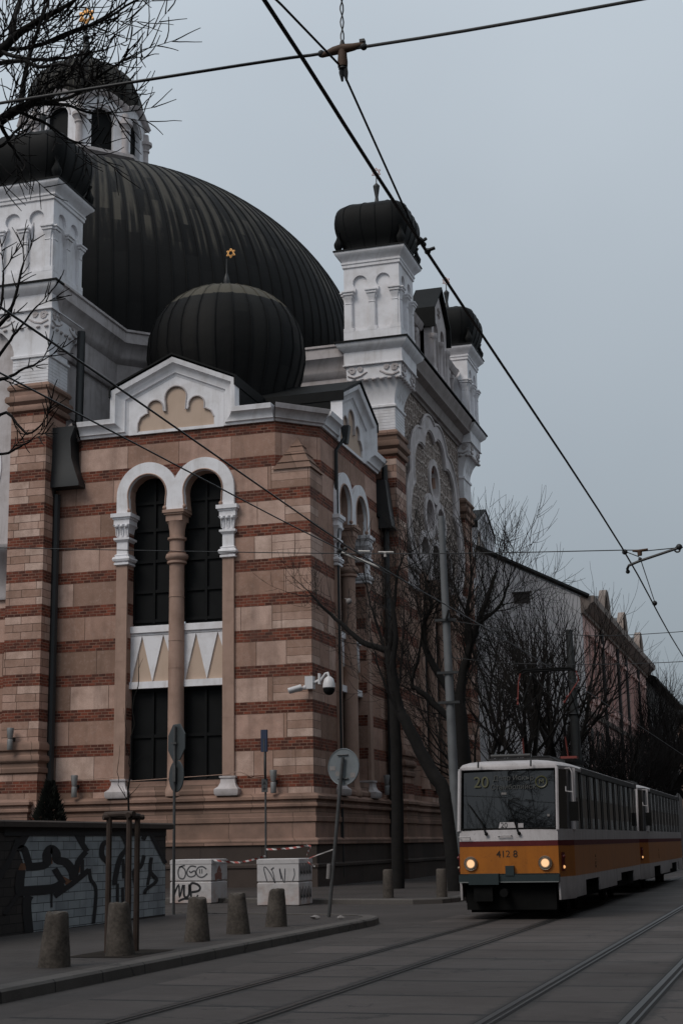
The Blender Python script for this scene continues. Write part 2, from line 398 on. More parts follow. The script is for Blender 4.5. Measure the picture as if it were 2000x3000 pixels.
def twin_window(fr, root):
    c, Ro, ri, zc, zs = 1.17, 1.29, .78, 15.13, 14.42
    win = None
    # glazing with its bars is the window itself
    g = MB()
    for sgn in (-1, 1):
        a, b = (-1.97, -.2) if sgn < 0 else (.2, 1.97)
        fr.box(g, a, b, -.62, -.56, 4.0, 7.62); fr.box(g, a, b, -.62, -.56, 9.9, 16.1)
    win = g.build('window', 'glass', root)
    b = MB()
    for sgn in (-1, 1):
        a0, a1 = (-1.97, -.2) if sgn < 0 else (.2, 1.97)
        for k in (0, .5, 1.0):
            s = a0 + (a1-a0)*k; w = .075 if k != .5 else .05
            fr.box(b, s-w, s+w, -.55, -.47, 4.0, 7.6); fr.box(b, s-w, s+w, -.55, -.47, 10.1, 15.9)
        for z in (4.05, 5.75, 7.5, 10.2, 11.35, 12.55, 13.8, 14.9): fr.box(b, a0, a1, -.56, -.485, z-.06, z+.06)
    b.build('glazing_bars', 'mull', win)
    p = MB()
    ol = [(-2.46, zs)] + arc(-c, zc, Ro, 180, math.degrees(math.acos(c/Ro)), 22) + arc(c, zc, Ro, 180 - math.degrees(math.acos(c/Ro)), 0, 22)[1:] + [(2.46, zs)]
    for cc in (c, -c):
        ol += [(cc+.70, zs), (cc+.74, zs+.25)] + arc(cc, zc, ri, -14, 194, 24) + [(cc-.74, zs+.25), (cc-.70, zs)]
    fr.plate(p, ol, d0=-.02, d1=.13)
    so_ = MB(); fr.plate(so_, ol, d0=-.5, d1=-.015); so_.build('soffit', 'tan', win, 40)
    arch = p.build('arch', 'white', win, 40)
    m = MB()
    for cc in (c, -c):
        m.tube([fr.P(a, .13, z) for a, z in [(cc+.75, zs+.12), (cc+.78, zs+.25)] + arc(cc, zc, ri+.035, -12, 192, 26) + [(cc-.78, zs+.25), (cc-.75, zs+.12)]], .035, 6)
        for s in (-.75, .75): m.ball(fr.P(cc+s, .13, zs+.1), .085, 8, 6)
    m.build('arch_moulding', 'tan', win, 60)
    for s0, s1, nm in ((-2.44, -1.98, 'l'), (1.98, 2.44, 'r')):
        k = MB(); capital(fr, k, s0, s1, -.45, .1, 12.36); k.build('capital', 'white', win, 40)
        j = MB(); fr.box(j, s0, s1, -.45, .1, 4.1, 12.36)
        for z in (6.3, 8.6, 10.7): fr.box(j, s0-.004, s1+.004, -.3, .104, z, z+.025)
        j.build('jamb', 'tan', win)
        f = MB(); fr.stack(f, s0, s1, -.3, .1, [(.2,3.42),(.24,3.5),(.24,3.66),(.12,3.76),(.06,3.9),(.05,4.05),(.09,4.07),(.09,4.14)]); f.build('jamb_base', 'white2', win, 40)
    col = MB(); cp = fr.P(0, -.16, 0)
    col.lathe(cp, [(.4,3.45),(.42,3.6),(.36,3.75),(.33,3.85),(.315,4.0),(.305,8.0),(.29,12.2),(.3,12.3)], 20)
    for z in (5.9, 8.25, 9.3, 11.0): col.lathe(cp, [(.3135,z),(.3135,z+.025)], 20)
    cl = col.build('column', 'tan', win, 40)
    k = MB(); k.lathe(cp, [(.31,12.28),(.38,12.32),(.38,12.4),(.33,12.42),(.42,12.5),(.45,12.58),(.42,12.68),(.33,12.7),(.36,12.76),(.29,12.8),(.29,13.2),(.37,13.26),(.37,13.34),(.29,13.36),(.3,13.6),(.34,13.85),(.4,13.98)], 20)
    fr.stack(k, -.34, .34, -.5, .18, [(.0,13.97),(0,14.2),(.06,14.22),(.06,14.28),(.11,14.29),(.11,14.41)])
    k.build('capital', 'tan', win, 40)
    # zigzag panel between the two lights
    pn = MB(); fr.box(pn, -1.97, 1.97, -.5, -.36, 7.62, 9.9); pnl = pn.build('panel', 'cream', win)
    z = MB()
    fr.box(z, -1.97, 1.97, -.45, -.22, 9.72, 9.98); fr.box(z, -1.97, 1.97, -.45, -.2, 7.56, 7.82); fr.box(z, -1.97, 1.97, -.45, -.3, 9.6, 9.72)
    for a0 in (-1.97, .27):
        L = 1.7; xs = [.28, .80]
        fr.plate(z, [(a0, 9.62), (a0+.28*L, 9.62), (a0+.02*L, 7.83), (a0, 7.83)], d0=-.4, d1=-.3)
        fr.plate(z, [(a0+.28*L, 9.62), (a0+.80*L, 9.62), (a0+.54*L, 7.83)], d0=-.4, d1=-.3)
        fr.plate(z, [(a0+.80*L, 9.62), (a0+L, 9.62), (a0+L, 8.6)], d0=-.4, d1=-.3)
    z.build('zigzag', 'white', pnl)
    sl = MB(); fr.plate(sl, [(-1.97,3.44),(1.97,3.44),(1.97,4.02),(-1.97,4.02)], d0=-.6, d1=.02)
    fr.stack(sl, -1.7, 1.7, -.5, .03, [(.06,3.44),(.1,3.5),(.1,3.62),(.02,3.7),(0,3.95)])
    sl.build('sill', 'plinth', win)
    return win

GP = [(-2.02,17.62),(-2.02,18.98),(0,19.86),(2.02,18.98),(2.02,17.62)]
CPROF = [(0,0.0),(0,.1),(.08,.13),(.12,.2),(.16,.2),(.3,.27),(.4,.36),(.44,.44),(.47,.44),(.6,.5),(.62,.5),(.62,.0)]
def gable(fr, root, lead=True):
    g = MB()
    path = ([(-4.1,17.62)] if lead else []) + GP + ([(4.1,17.62)] if lead else [])
    fr.sweep(g, path, CPROF)
    gb = g.build('gable', 'white', root, 35)
    tre = [(-1.62,17.72),(1.62,17.72),(1.62,18.05),(1.5,18.3),(1.28,18.42),(1.2,18.42)] + arc(.88,18.62,.34,-10,190,12) + [(.5,18.45),(.42,18.45)] + arc(0,18.98,.47,-20,200,16) + [(-.42,18.45),(-.5,18.45)] + arc(-.88,18.62,.34,-10,190,12) + [(-1.2,18.42),(-1.28,18.42),(-1.5,18.3),(-1.62,18.05)]
    p = MB(); fr.plate(p, [(-2.02,17.6),(2.02,17.6),(2.02,19.0),(0,19.88),(-2.02,19.0)], [tre], -.03, .09)
    p.build('gable_face', 'white', gb)
    e = MB(); pts = [fr.P(a, .09, z) for a, z in tre[2:]]
    e.tube(pts + [fr.P(*[tre[0][0], .09, tre[0][1]])], .035, 5); e.build('niche_moulding', 'white2', gb, 60)
    c = MB(); fr.plate(c, [(-1.75,17.62),(1.75,17.62),(1.75,18.6),(0,19.6),(-1.75,18.6)], d0=-.06, d1=.02); c.build('niche', 'cream', gb)
    r = MB()
    ol = [(-2.66,17.5),(2.66,17.5),(2.66,19.5),(0,20.66),(-2.66,19.5)]
    fr.plate(r, ol, d0=-3.3, d1=-.005, back=True)
    fr.sweep(r, [(-2.62,19.1),(-2.62,19.46),(0,20.62),(2.62,19.46),(2.62,19.1)], [(0,-3.3),(0,.56),(.07,.56),(.07,-3.3)])
    r.build('gable_roof', 'roof', gb)
    return gb

def pavilion(cx, cy, flip):
    """11 m square corner block, octagonal above, twin windows front and side"""
    fA = FR((cx, cy-5.5, 0), (1,0,0), (0,-1,0)); fB = FR((cx+5.493, cy, 0), (0,1,0), (1,0,0))
    w = MB(); c45 = 4.1
    hole = [(-1.97,3.95),(1.97,3.95),(1.97,14.6),(1.9,15.6),(1.2,16.05),(.4,15.7),(-.4,15.7),(-1.2,16.05),(-1.9,15.6),(-1.97,14.6)]
    for f in (fA, fB):
        f.plate(w, [(-5.493,0),(5.493,0),(5.493,15.7),(c45,15.7),(c45,17.75),(-c45,17.75),(-c45,15.7),(-5.493,15.7)], [hole], -.62, 0.0, outer=False)
    # chamfers above the broaches
    cor = [((cx+c45, cy-5.5),(cx+5.493, cy-c45)), ((cx-5.5, cy-c45),(cx-c45, cy-5.5)), ((cx+5.493, cy+c45),(cx+c45, cy+5.5))]
    for (a, b) in cor:
        w.add([(a[0],a[1],15.6),(b[0],b[1],15.6),(b[0],b[1],17.75),(a[0],a[1],17.75)], [(0,1,2,3)])
    wall = w.build('pavilion_wall', 'striped', syn, recalc=False)
    bm = bmesh.new(); bm.from_mesh(wall.data); bmesh.ops.recalc_face_normals(bm, faces=bm.faces); bm.to_mesh(wall.data); bm.free()
    for f in (fA, fB): twin_window(f, syn)
    for f in (fA, fB): gable(f, syn)
    for (a, b) in cor:
        cc = MB()
        A = Vector((a[0],a[1],0)); B = Vector((b[0],b[1],0)); S = (B-A).normalized(); Nn = Vector((S.y,-S.x,0)); L = (B-A).length
        ff = FR((A+B)/2, S, Nn)
        k = math.tan(R(22.5))
        # mitred ends
        o = len(cc.v); n = len(CPROF)
        for sg in (-1, 1):
            for off, d in CPROF: cc.v.append(tuple(ff.P(sg*(L/2 + d*k), d, 17.62+off)))
        for t in range(n-1): cc.f.append((o+t, o+n+t, o+n+t+1, o+t+1))
        cc.build('cornice', 'white2', syn, 35)
    for i, (sx, sy) in enumerate(((1,-1),(-1,-1),(1,1))):
        bb = MB()
        px, py = cx + sx*5.58, cy + sy*5.58
        A = (cx+sx*(c45-.12), py, 15.68); B = (px, py, 15.68); Cc = (px, cy+sy*(c45-.12), 15.68); ap = (cx+sx*4.8, cy+sy*4.8, 17.1)
        bb.add([A, B, Cc, ap], [(0,1,3),(1,2,3),(0,2,1)])
        for t in (.2, .45, .7):     # laid courses
            def L(a, t=t): return Vector(a).lerp(Vector(ap), t) + Vector((sx*.03, sy*.03, 0))
            bb.tube([L(A), L(B), L(Cc)], .03, 4)
        bb.build('broach', 'plinth' if sx*sy < 0 and sx > 0 else 'roof', syn)
    r = MB(); k = -.03; z0 = 18.22
    oc = [(cx+sx*a, cy+sy*b) for sx, sy, a, b in ((1,-1,c45+.2,5.5+k),(1,-1,5.493+k,c45+.2),(1,1,5.493+k,c45+.2),(1,1,c45+.2,5.5+k),(-1,1,c45+.2,5.5+k),(-1,1,5.5+k,c45+.2),(-1,-1,5.5+k,c45+.2),(-1,-1,c45+.2,5.5+k))]
    ring0 = [(x, y, z0-.05) for x, y in oc]; ring1 = [(x, y, z0) for x, y in oc]; ring2 = [(cx+(x-cx)*.55, cy+(y-cy)*.55, z0+1.0) for x, y in oc]
    r.rings([ring0, ring1, ring2]); r.build('pavilion_roof', 'roof', syn)
    return fA, fB

fA, fB = pavilion(PC[0], PC[1], False)
pavilion(PC[0], 2*DC[1]-PC[1], True)

# small dome of the near pavilion
MAT['dome_small'] = dome_metal('small dome sheet', PC[0], PC[1], 28, 24.35)
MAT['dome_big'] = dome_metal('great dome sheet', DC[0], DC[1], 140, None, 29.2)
def seams(mb, c, prof, n, r):
    for i in range(n):
        t = 2*PI*i/n
        mb.tube([(c[0]+(q+.01)*math.cos(t), c[1]+(q+.01)*math.sin(t), z) for q, z in prof], r, 4, False)
SP = [(2.6,18.8),(2.7,19.6),(2.98,20.5),(3.27,21.4),(3.42,22.2)] + [(3.42*max(math.cos(R(t)),.001)**.93, 22.4+3.08*math.sin(R(t))**.93) for t in (12,24,36,47,57,66,75,83)] + [(.1,25.48)]
m = MB(); m.lathe((PC[0],PC[1],0), SP, 56); seams(m, PC, SP[:-1], 28, .035)
sd = m.build('small_dome', 'dome_small', syn, 50)
m = MB(); m.lathe((PC[0],PC[1],0), [(.2,25.4),(.1,25.65),(.16,25.85),(.1,26.1),(.03,26.3),(.025,26.95)], 10); m.build('finial', 'iron', sd, 50)
m = MB(); star(m, (PC[0]+.2,PC[1],27.2), .22, .026); m.build('star', 'gold', sd)

# great dome
BP = [(15.1,22.4),(15.35,24.2)] + [(15.5*math.cos(R(t)), 26+12*math.sin(R(t))) for t in (0,8,16,24,32,40,48,55,62,68,74,79)]
def spline(prof, k):
    q = smooth_pts([(a,b) for a,b in prof], k); return [(p.x,p.y) for p in q]
BPs = spline(BP, 3)
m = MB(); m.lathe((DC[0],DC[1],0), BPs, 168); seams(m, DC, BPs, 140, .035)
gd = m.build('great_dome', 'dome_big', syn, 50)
LX = (-36.22, 71.6); _dc = DC; DC = LX
# lantern: eight arched sides, little gables, bulbous cap
m = MB(); la = 3.0
ln = MB(); ln.lathe((DC[0],DC[1],0), [(3.1,38.9),(3.1,42.2)], 8, rot=R(22.5))
lan = ln.build('lantern', 'glass', syn)
lw = MB(); lg = MB()
m = MB(); m.lathe((DC[0],DC[1],0), [(3.85,36.2),(3.85,38.6),(4.15,38.7),(4.15,38.88),(3.95,38.95),(3.6,39.1)], 8, rot=R(22.5)); m.build('lantern_base', 'white2', lan)
for k in range(8):
    t = R(45*k); Nn = Vector((math.cos(t), math.sin(t), 0)); S = Vector((-Nn.y, Nn.x, 0)); ff = FR((DC[0]+Nn.x*3.2, DC[1]+Nn.y*3.2, 0), S, Nn)
    hw = 3.2*math.tan(R(22.5))
    ff.plate(lw, [(-hw,39.0),(-.64,39.0)] + arc(0,41.05,.64,180,0,14) + [(.64,39.0),(hw,39.0),(hw,41.75),(.5,42.3),(0,42.5),(-.5,42.3),(-hw,41.75)], d0=-.3, d1=0)
    ff.sweep(lg, [(-hw-.08,41.7),(-.5,42.25),(0,42.42),(.5,42.25),(hw+.08,41.7)], [(0,0),(0,.16),(.1,.26),(.2,.3),(.2,-.9)])
    lg.tube([ff.P(a, .01, z) for a, z in arc(0,41.05,.76,180,0,14)], .055, 5)
    t2 = t + R(22.5); cr = 3.48; cpos = (DC[0]+cr*math.cos(t2), DC[1]+cr*math.sin(t2), 0)
    lg.lathe(cpos, [(.27,39.0),(.27,39.2),(.2,39.25),(.19,40.4),(.26,40.45),(.26,40.53),(.2,40.56),(.32,40.8),(.4,40.83),(.4,41.0),(.24,41.02),(.2,41.5)], 12)
lw.build('lantern_wall', 'white', lan); lg.build('lantern_columns', 'white2', lan, 40)
LP = [(2.95,41.9),(3.15,42.3),(3.28,42.8),(3.27,43.2),(3.1,43.8),(2.75,44.5),(2.2,45.05),(1.5,45.45),(.8,45.65),(.3,45.72)]
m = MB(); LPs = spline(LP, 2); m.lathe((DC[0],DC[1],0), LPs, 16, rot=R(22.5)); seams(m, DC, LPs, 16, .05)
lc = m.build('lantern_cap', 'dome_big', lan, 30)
m = MB(); m.lathe((DC[0],DC[1],0), [(.42,45.8),(.3,46.1),(.42,46.4),(.42,46.6),(.2,46.8),(.14,47.4),(.22,47.6),(.08,47.8),(.06,48.5)], 10); m.build('finial', 'iron', lan, 50)
m = MB(); star(m, (DC[0],DC[1],48.95), .5, .07); m.build('star', 'gold', lan)

DC = _dc
# white upper walls of the cross arms and the slanting drum between them
UP = [(-46,52.6),(-27.6,52.6),(-27.6,58.2),(-22.2,63.6),(-16.95,63.6),(-16.95,79.6),(-22.2,79.6),(-27.6,85.0),(-46,85.0)]
m = MB(); m.prism([(x,y,16.5) for x, y in UP], (0,0,7.5)); m.build('upper_wall', 'white2', syn)
m = MB(); plan_sweep(m, UP, [(0,18.9),(.07,18.9),(.07,19.2),(.0,19.25)]); plan_sweep(m, UP, [(0,21.3),(.1,21.32),(.16,21.45),(.16,21.6),(.05,21.7),(.05,22.6),(.22,22.8),(.25,22.95),(.4,23.35),(.55,23.5),(.55,23.95),(.62,24.0),(.62,24.1),(0,24.15)])
m.build('entablature', 'white2', syn, 35)
m = MB()
m.prism([(x + (.45 if 0 else 0), y, 24.05) for x, y in UP], (0,0,.16)); m.build('upper_roof', 'roof', syn)

# corner towers
def tower(cx, cy, pil, nm_star=True):
    """pil = plan rectangle of the striped pier below"""
    h = 1.32
    m = MB(); m.box(cx-1.2,cx+1.2,cy-1.2,cy+1.2,22.3,28.0)
    tw = m.build('tower', 'white', syn)
    pl = MB(); cap = MB()
    hd = lambda s: [(s+.38,24.7),(s+.38,26.1),(s+.23,26.55)] + arc(s,26.98,.34,-52,232,18) + [(s-.23,26.55),(s-.38,26.1),(s-.38,24.7)]
    for f in (FR((cx,cy-1.2,0),(1,0,0),(0,-1,0)), FR((cx+1.2,cy,0),(0,1,0),(1,0,0)), FR((cx-1.2,cy,0),(0,-1,0),(-1,0,0)), FR((cx,cy+1.2,0),(-1,0,0),(0,1,0))):
        f.plate(pl, [(-h,24.1),(h,24.1),(h,27.72),(-h,27.72)], [hd(-.55), hd(.55)], 0, .12, outer=False)
        for s in (-1.1, 0, 1.1):
            f.stack(cap, s-.12, s+.12, .0, .15, [(.0,25.95),(.03,25.97),(.0,26.0),(.03,26.22),(.07,26.3),(.07,26.36),(.12,26.38),(.12,26.47),(.17,26.5),(.17,26.56)])
            f.box(cap, s-.13, s+.13, 0, .155, 24.7, 25.95)
        f.box(cap, -h-.035, h+.035, 0, .16 - .003*(f.N.x != 0), 24.1, 24.62)
        for s in (-1.1, 0, 1.1): f.box(cap, s-.24, s+.24, 0, .165, 24.6, 24.78)
    pl.build('arcade', 'white', tw); cap.build('arcade_columns', 'white', tw, 40)
    c = MB(); c.sq((cx,cy), [(h,27.7),(h+.06,27.74),(h+.06,27.86),(h+.1,27.9),(h+.1,27.97),(h+.06,28.0),(h+.1,28.08),(h+.22,28.22),(h+.34,28.34),(h+.36,28.4),(h+.36,28.46)]); c.build('cornice', 'white', tw, 35)
    c = MB(); c.sq((cx,cy), [(h+.4,28.46),(h+.4,28.52),(h+.2,28.62)]); c.build('cornice_cap', 'roof', tw)
    dm = MB(); n4 = lambda t: (abs(math.cos(t))**6 + abs(math.sin(t))**6)**(-1/6)
    DP = spline([(1.38,28.58),(1.42,28.85),(1.6,29.2),(1.74,29.65),(1.78,30.1),(1.7,30.55),(1.45,30.8),(1.08,30.97),(.6,31.1),(.15,31.18)], 2)
    dm.lathe((cx,cy,0), DP, 64, n4)
    for k in range(16):
        t = 2*PI*k/16 + R(11.25); dm.tube([(cx+(q+.005)*n4(t)*math.cos(t), cy+(q+.005)*n4(t)*math.sin(t), z) for q, z in DP], .025, 4, False)
    for sx in (-1,1):
        for sy in (-1,1): dm.lathe((cx+sx*1.5,cy+sy*1.5,0), [(.1,28.55),(.2,28.75),(.22,28.9),(.12,29.1),(.06,29.3),(.13,29.45),(.03,29.5)], 8)
    dm.build('tower_dome', 'roof', tw, 40)
    fn = MB(); fn.lathe((cx,cy,0), [(.2,31.1),(.1,31.5),(.08,31.7),(.16,32.2),(.17,32.26),(.05,32.4),(.03,32.42),(.025,32.75)], 10); fn.build('finial', 'iron', tw, 50)
    st = MB(); star(st, (cx,cy,32.96), .24, .02); st.build('star', 'copper', tw)
    e = MB(); e.sq((cx,cy), [(h+.1,22.95),(h+.1,23.0),(h+.05,23.02),(h+.05,23.6),(h+.12,23.66),(h+.3,23.82),(h+.36,23.95),(h+.36,24.0)])
    for s in (-1, 1):
        for a in (0, 1): pass
    e.build('entablature', 'white', tw, 35)
    e = MB(); e.sq((cx,cy), [(h+.42,24.0),(h+.42,24.08),(h+.2,24.14),(h+.02,24.16)]); e.build('ledge_cap', 'roof', tw)
    # scrolled console zone, flaring out from the pier
    x0, x1, y0, y1 = pil
    sc = MB(); tx0, tx1, ty0, ty1 = cx-h, cx+h, cy-h, cy+h
    L = lambda a, b, t: a + (b-a)*t
    prof = [(0,19.9),(0,21.3),(.08,21.55),(.3,21.9),(.55,22.15),(.8,22.25),(.92,22.3),(.96,22.95)]
    sc.rings([[(L(x0,tx0,t),L(y0,ty0,t),z),(L(x1,tx1,t),L(y0,ty0,t),z),(L(x1,tx1,t),L(y1,ty1,t),z),(L(x0,tx0,t),L(y1,ty1,t),z)] for t, z in prof])
    sc.build('console', 'white', tw, 30)
    v = MB()
    ffs = [FR(((tx0+tx1)/2, ty0+.05, 0),(1,0,0),(0,-1,0)), FR((tx1-.05, (ty0+ty1)/2, 0),(0,1,0),(1,0,0))]
    for f in ffs:
        for sg in (-1, 1):
            for (ss, zz, rr) in ((1.0,22.72,.17),(.62,22.76,.12)):
                v.tube([f.P(sg*ss + rr*(1-i/22)*math.cos(i*.75)*sg, .05, zz + rr*(1-i/22)*math.sin(i*.75)) for i in range(18)], .045, 5)
            v.tube([f.P(sg*1.2,.04,22.5), f.P(sg*.9,.05,22.38), f.P(sg*.6,.04,22.45), f.P(sg*.3,.02,22.62)], .05, 5)
        for k in range(7): v.ball(f.P(-1.1+k*.37, .0, 22.24), .12, 8, 5, .6)
        for k in range(3):
            s = -.45 + k*.45
            v.tube([f.P(s-.14,-.25,22.1), f.P(s-.12,-.38,21.6), f.P(s,-.42,21.42), f.P(s+.12,-.38,21.6), f.P(s+.14,-.25,22.1)], .035, 5)
    v.build('scrolls', 'white2', tw, 60)
    w = MB(); w.rect(x0,x1,y0,y1, [(.03,20.95),(.08,20.98),(.08,21.08),(.0,21.12)])
    for zz in [19.98 + .14*i for i in range(7)]: w.rect(x0,x1,y0,y1, [(.012,zz),(.012,zz+.118)])
    w.build('white_brickwork', 'white', tw)
    r = MB(); r.rect(x0,x1,y0,y1, [(0,18.7),(.1,18.75),(.14,18.86),(.1,18.97),(.05,19.0),(.1,19.05),(.2,19.12),(.22,19.25),(.18,19.36),(.08,19.4),(.08,19.6),(.14,19.64),(.16,19.74),(.1,19.84),(.02,19.9)]); r.build('roll_moulding', 'plinth', tw, 40)
    p = MB(); p.box(x0,x1,y0,y1,0,18.75); p.build('pier', 'striped_narrow', tw)
    b = MB(); b.rect(x0,x1,y0,y1, [(.02,4.4),(.08,4.45),(.08,4.6),(.02,4.66),(.02,4.8),(.1,4.85),(.14,4.95),(.1,5.08),(.03,5.12),(.03,5.25),(.12,5.3),(.12,5.5),(.04,5.6),(.02,5.62)]); b.build('pier_moulding', 'plinth', tw, 40)
    return tw
tower(-17.08, 64.32, (-17.75,-16.22,63.4,65.1))
tower(-17.08, 79.3, (-17.75,-16.22,78.1,79.9))
tower(-28.75, 53.0, (-29.1,-27.53,51.75,53.4))

# street arm: wall with the great cusped rose window
fS = FR((-16.5, 71.6, 0), (0,1,0), (1,0,0))
lob = [(-.95,20.35,1.25),(.95,20.35,1.25),(-2.85,19.0,1.5),(2.85,19.0,1.5),(-3.55,16.6,1.75),(3.55,16.6,1.75),(0,17.5,3.2)]
def lobed(grow, n=120, zb=13.95, cx=0, cz=17.2):
    pts = []
    for i in range(n+1):
        t = R(-42 + 264*i/n); dx, dz = math.cos(t), math.sin(t); best = 0
        for a, b, r in lob:
            r += grow; ox, oz = a-cx, b-cz; p = ox*dx + oz*dz; q = ox*ox + oz*oz - r*r; D = p*p - q
            if D > 0: best = max(best, p + math.sqrt(D))
        x, z = cx+dx*best, cz+dz*best
        if z > zb: pts.append((x, z))
    w = max(abs(p[0]) for p in pts if p[1] < zb+2.0)
    return [(w, zb)] + pts + [(-w, zb)]
a = NM('arabesque stucco relief'); p, u, z = wall_uv(a)
vv = a.vec(a.math('MULTIPLY', u, 2.2), a.math('MULTIPLY', z, 1.5), 0)
v1 = a.n('TexVoronoi', {'Scale': 1.0, 'Randomness': .35}, feature='DISTANCE_TO_EDGE'); a.put(v1.inputs['Vector'], vv)
v2 = a.n('TexVoronoi', {'Scale': 3.1, 'Randomness': .6}, feature='DISTANCE_TO_EDGE'); a.put(v2.inputs['Vector'], vv)
hh = a.math('ADD', a.ramp(v1.outputs['Distance'], [(.03, 1.0), (.14, 0.0)]), a.math('MULTIPLY', a.ramp(v2.outputs['Distance'], [(.04, 1.0), (.2, 0.0)]), .7))
a.bump(hh, 1.0, .12)
MAT['arabesque'] = a.done(a.mix(hh, (.15, .108, .087), (.48, .405, .365)), .85, .2)
cir = [(0,19.3),(-1.18,17.3),(1.18,17.3)]; bot = [(-2.36,15.2),(0,15.2),(2.36,15.2)]
m = MB()
tri = [(-3.3,4.0),(3.3,4.0),(3.3,14.3),(3.3,15.4),(2.4,16.05),(1.9,17.8),(.85,19.0),(.7,19.9),(-.7,19.9),(-.85,19.0),(-1.9,17.8),(-2.4,16.05),(-3.3,15.4),(-3.3,14.3)]
fS.plate(m, [(-6.6,0),(6.6,0),(6.6,24.0),(-6.6,24.0)], [tri], -.5, 0)
aw = m.build('arm_wall', 'striped', syn)
m = MB(); fS.plate(m, [(-6.3,13.95),(6.3,13.95),(6.3,23.0),(-6.3,23.0)], [lobed(.75)], 0, .05); m.build('spandrel', 'arabesque', aw)
m = MB(); fS.plate(m, lobed(.82), [lobed(.05)], 0, .2)
fS.sweep(m, lobed(.8), [(0,.2),(-.04,.27),(-.12,.27),(-.16,.2)]); fS.sweep(m, lobed(.1), [(0,.2),(-.03,.26),(-.1,.26),(-.13,.2)])
m.build('cusped_arch', 'white2', aw, 50)
holes = [arc(x, zz, .86, 0, 360, 26)[:-1] for x, zz in cir]
hb = [[(x-.86,14.0)] + arc(x, 15.2, .86, 180, 0, 16) + [(x+.86,14.0)] for x, _ in bot]
m = MB(); fS.plate(m, lobed(.08), holes + hb, .0, .08); m.build('relief_panel', 'arabesque', aw)
m = MB()
for x, zz in cir: fS.plate(m, arc(x, zz, 1.16, 0, 360, 28)[:-1], [arc(x, zz, .84, 0, 360, 26)[:-1]], -.45, .18)
for x, zz in bot: fS.plate(m, [(x-1.16,14.05)] + arc(x, zz, 1.16, 180, 0, 20) + [(x+1.16,14.05),(x+.84,14.05)] + arc(x, zz, .84, 0, 180, 18) + [(x-.84,14.05)], d0=-.45, d1=.17)
m.build('rose_tracery', 'white2', aw, 40)
m = MB(); fS.box(m, -3.4, 3.4, -.62, -.5, 4.0, 20.4); rw = m.build('rose_window', 'glass', syn)
m = MB()
for s in (-3.55, -1.18, 1.18, 3.55):
    fS.stack(m, s-.2, s+.2, -.35, .22, [(.04,12.9),(.1,13.0),(.02,13.1),(.05,13.4),(.14,13.6),(.14,13.75),(.2,13.8),(.2,14.05)])
    m.lathe(fS.P(s, .0, 0), [(.36,4.0),(.3,4.3),(.26,4.5),(.24,12.2),(.33,12.3),(.33,12.45),(.25,12.5),(.25,12.95)], 14)
m.build('columns', 'tan', rw, 40)
m = MB()
for s0, s1 in ((-6.45,-3.8),(3.8,6.45)):
    fS.stack(m, s0, s1, -.2, .1, [(.0,13.1),(.08,13.12),(.08,13.28),(.03,13.3),(.03,13.95),(.1,14.0),(.22,14.15),(.22,14.3),(.06,14.4)])
    for k in range(4): 
        c = s0 + (s1-s0)*(k+.5)/4; fS.plate(m, [(c-.3,13.34),(c+.3,13.34),(c+.15,13.62),(c+.3,13.9),(c-.3,13.9),(c-.15,13.62)], d0=.1, d1=.18)
m.build('string_course', 'white2', aw, 40)
m = MB(); fS.sweep(m, [(-6.6,22.75),(6.6,22.75)], [(0,0),(0,.12),(.1,.18),(.14,.3),(.6,.42),(.75,.75),(1.0,.82),(1.2,.95),(1.34,.98),(1.4,.7),(1.42,-.6)]); m.build('eave', 'greystucco', aw, 35)
m = MB(); fS.sweep(m, [(-6.7,24.19),(6.7,24.19)], [(-.02,1.02),(.0,1.06),(.04,1.06),(.3,.3),(.32,-.6)]); m.build('eave_cap', 'roof', aw)
# parapet arcade and central gablet
m = MB(); fS.box(m, -6.3, 6.3, -.55, -.05, 24.3, 27.1); pr_ = m.build('parapet', 'white2', aw)
for s in [-5.6,-4.6,-3.6,-2.6, 2.6,3.6,4.6,5.6]:
    m = MB()
    m.lathe(fS.P(s, .02, 0), [(.13,24.4),(.13,24.7),(.09,24.8),(.085,26.1),(.14,26.25),(.16,26.4)], 10)
    fS.box(m, s-.2, s+.2, -.06, .14, 26.4, 26.6); m.build('parapet_column', 'white2', aw, 40)
m = MB()
fS.sweep(m, [(-6.3,26.75),(-1.7,26.75)], [(0,-.06),(0,.1),(.12,.2),(.3,.28),(.32,-.55)]); fS.sweep(m, [(1.7,26.75),(6.3,26.75)], [(0,-.06),(0,.1),(.12,.2),(.3,.28),(.32,-.55)])
m.build('parapet_coping', 'white2', aw, 40)
m = MB(); g0 = [(-1.62,24.3),(1.62,24.3),(1.62,27.85),(0,29.35),(-1.62,27.85)]
gh = [[(s-.42,24.9)] + arc(s, 27.0, .46, 195, -15, 16) + [(s+.42,24.9)] for s in (-.72,.72)]
fS.plate(m, g0, gh, .0, .62, True); fS.plate(m, g0, d0=-.4, d1=.2)
gt = m.build('gablet', 'white2', aw)
m = MB(); star(m, fS.P(0,.64,28.2), .3, .03, (0,1,0)); 
m.build('star', 'greystucco', aw)
for s in (-1.5,0,1.5):
    m = MB(); m.lathe(fS.P(s,.66,0), [(.16,24.4),(.16,24.75),(.1,24.85),(.1,26.2),(.16,26.35),(.2,26.4),(.2,26.6)], 12); m.build('gablet_column', 'white2', aw, 40)
m = MB(); fS.sweep(m, [(-1.75,26.9),(-1.75,27.9),(0,29.5),(1.75,27.9),(1.75,26.9)], [(0,-.55),(0,.85),(.09,.85),(.09,-.55)]); m.build('gablet_roof', 'roof', aw)

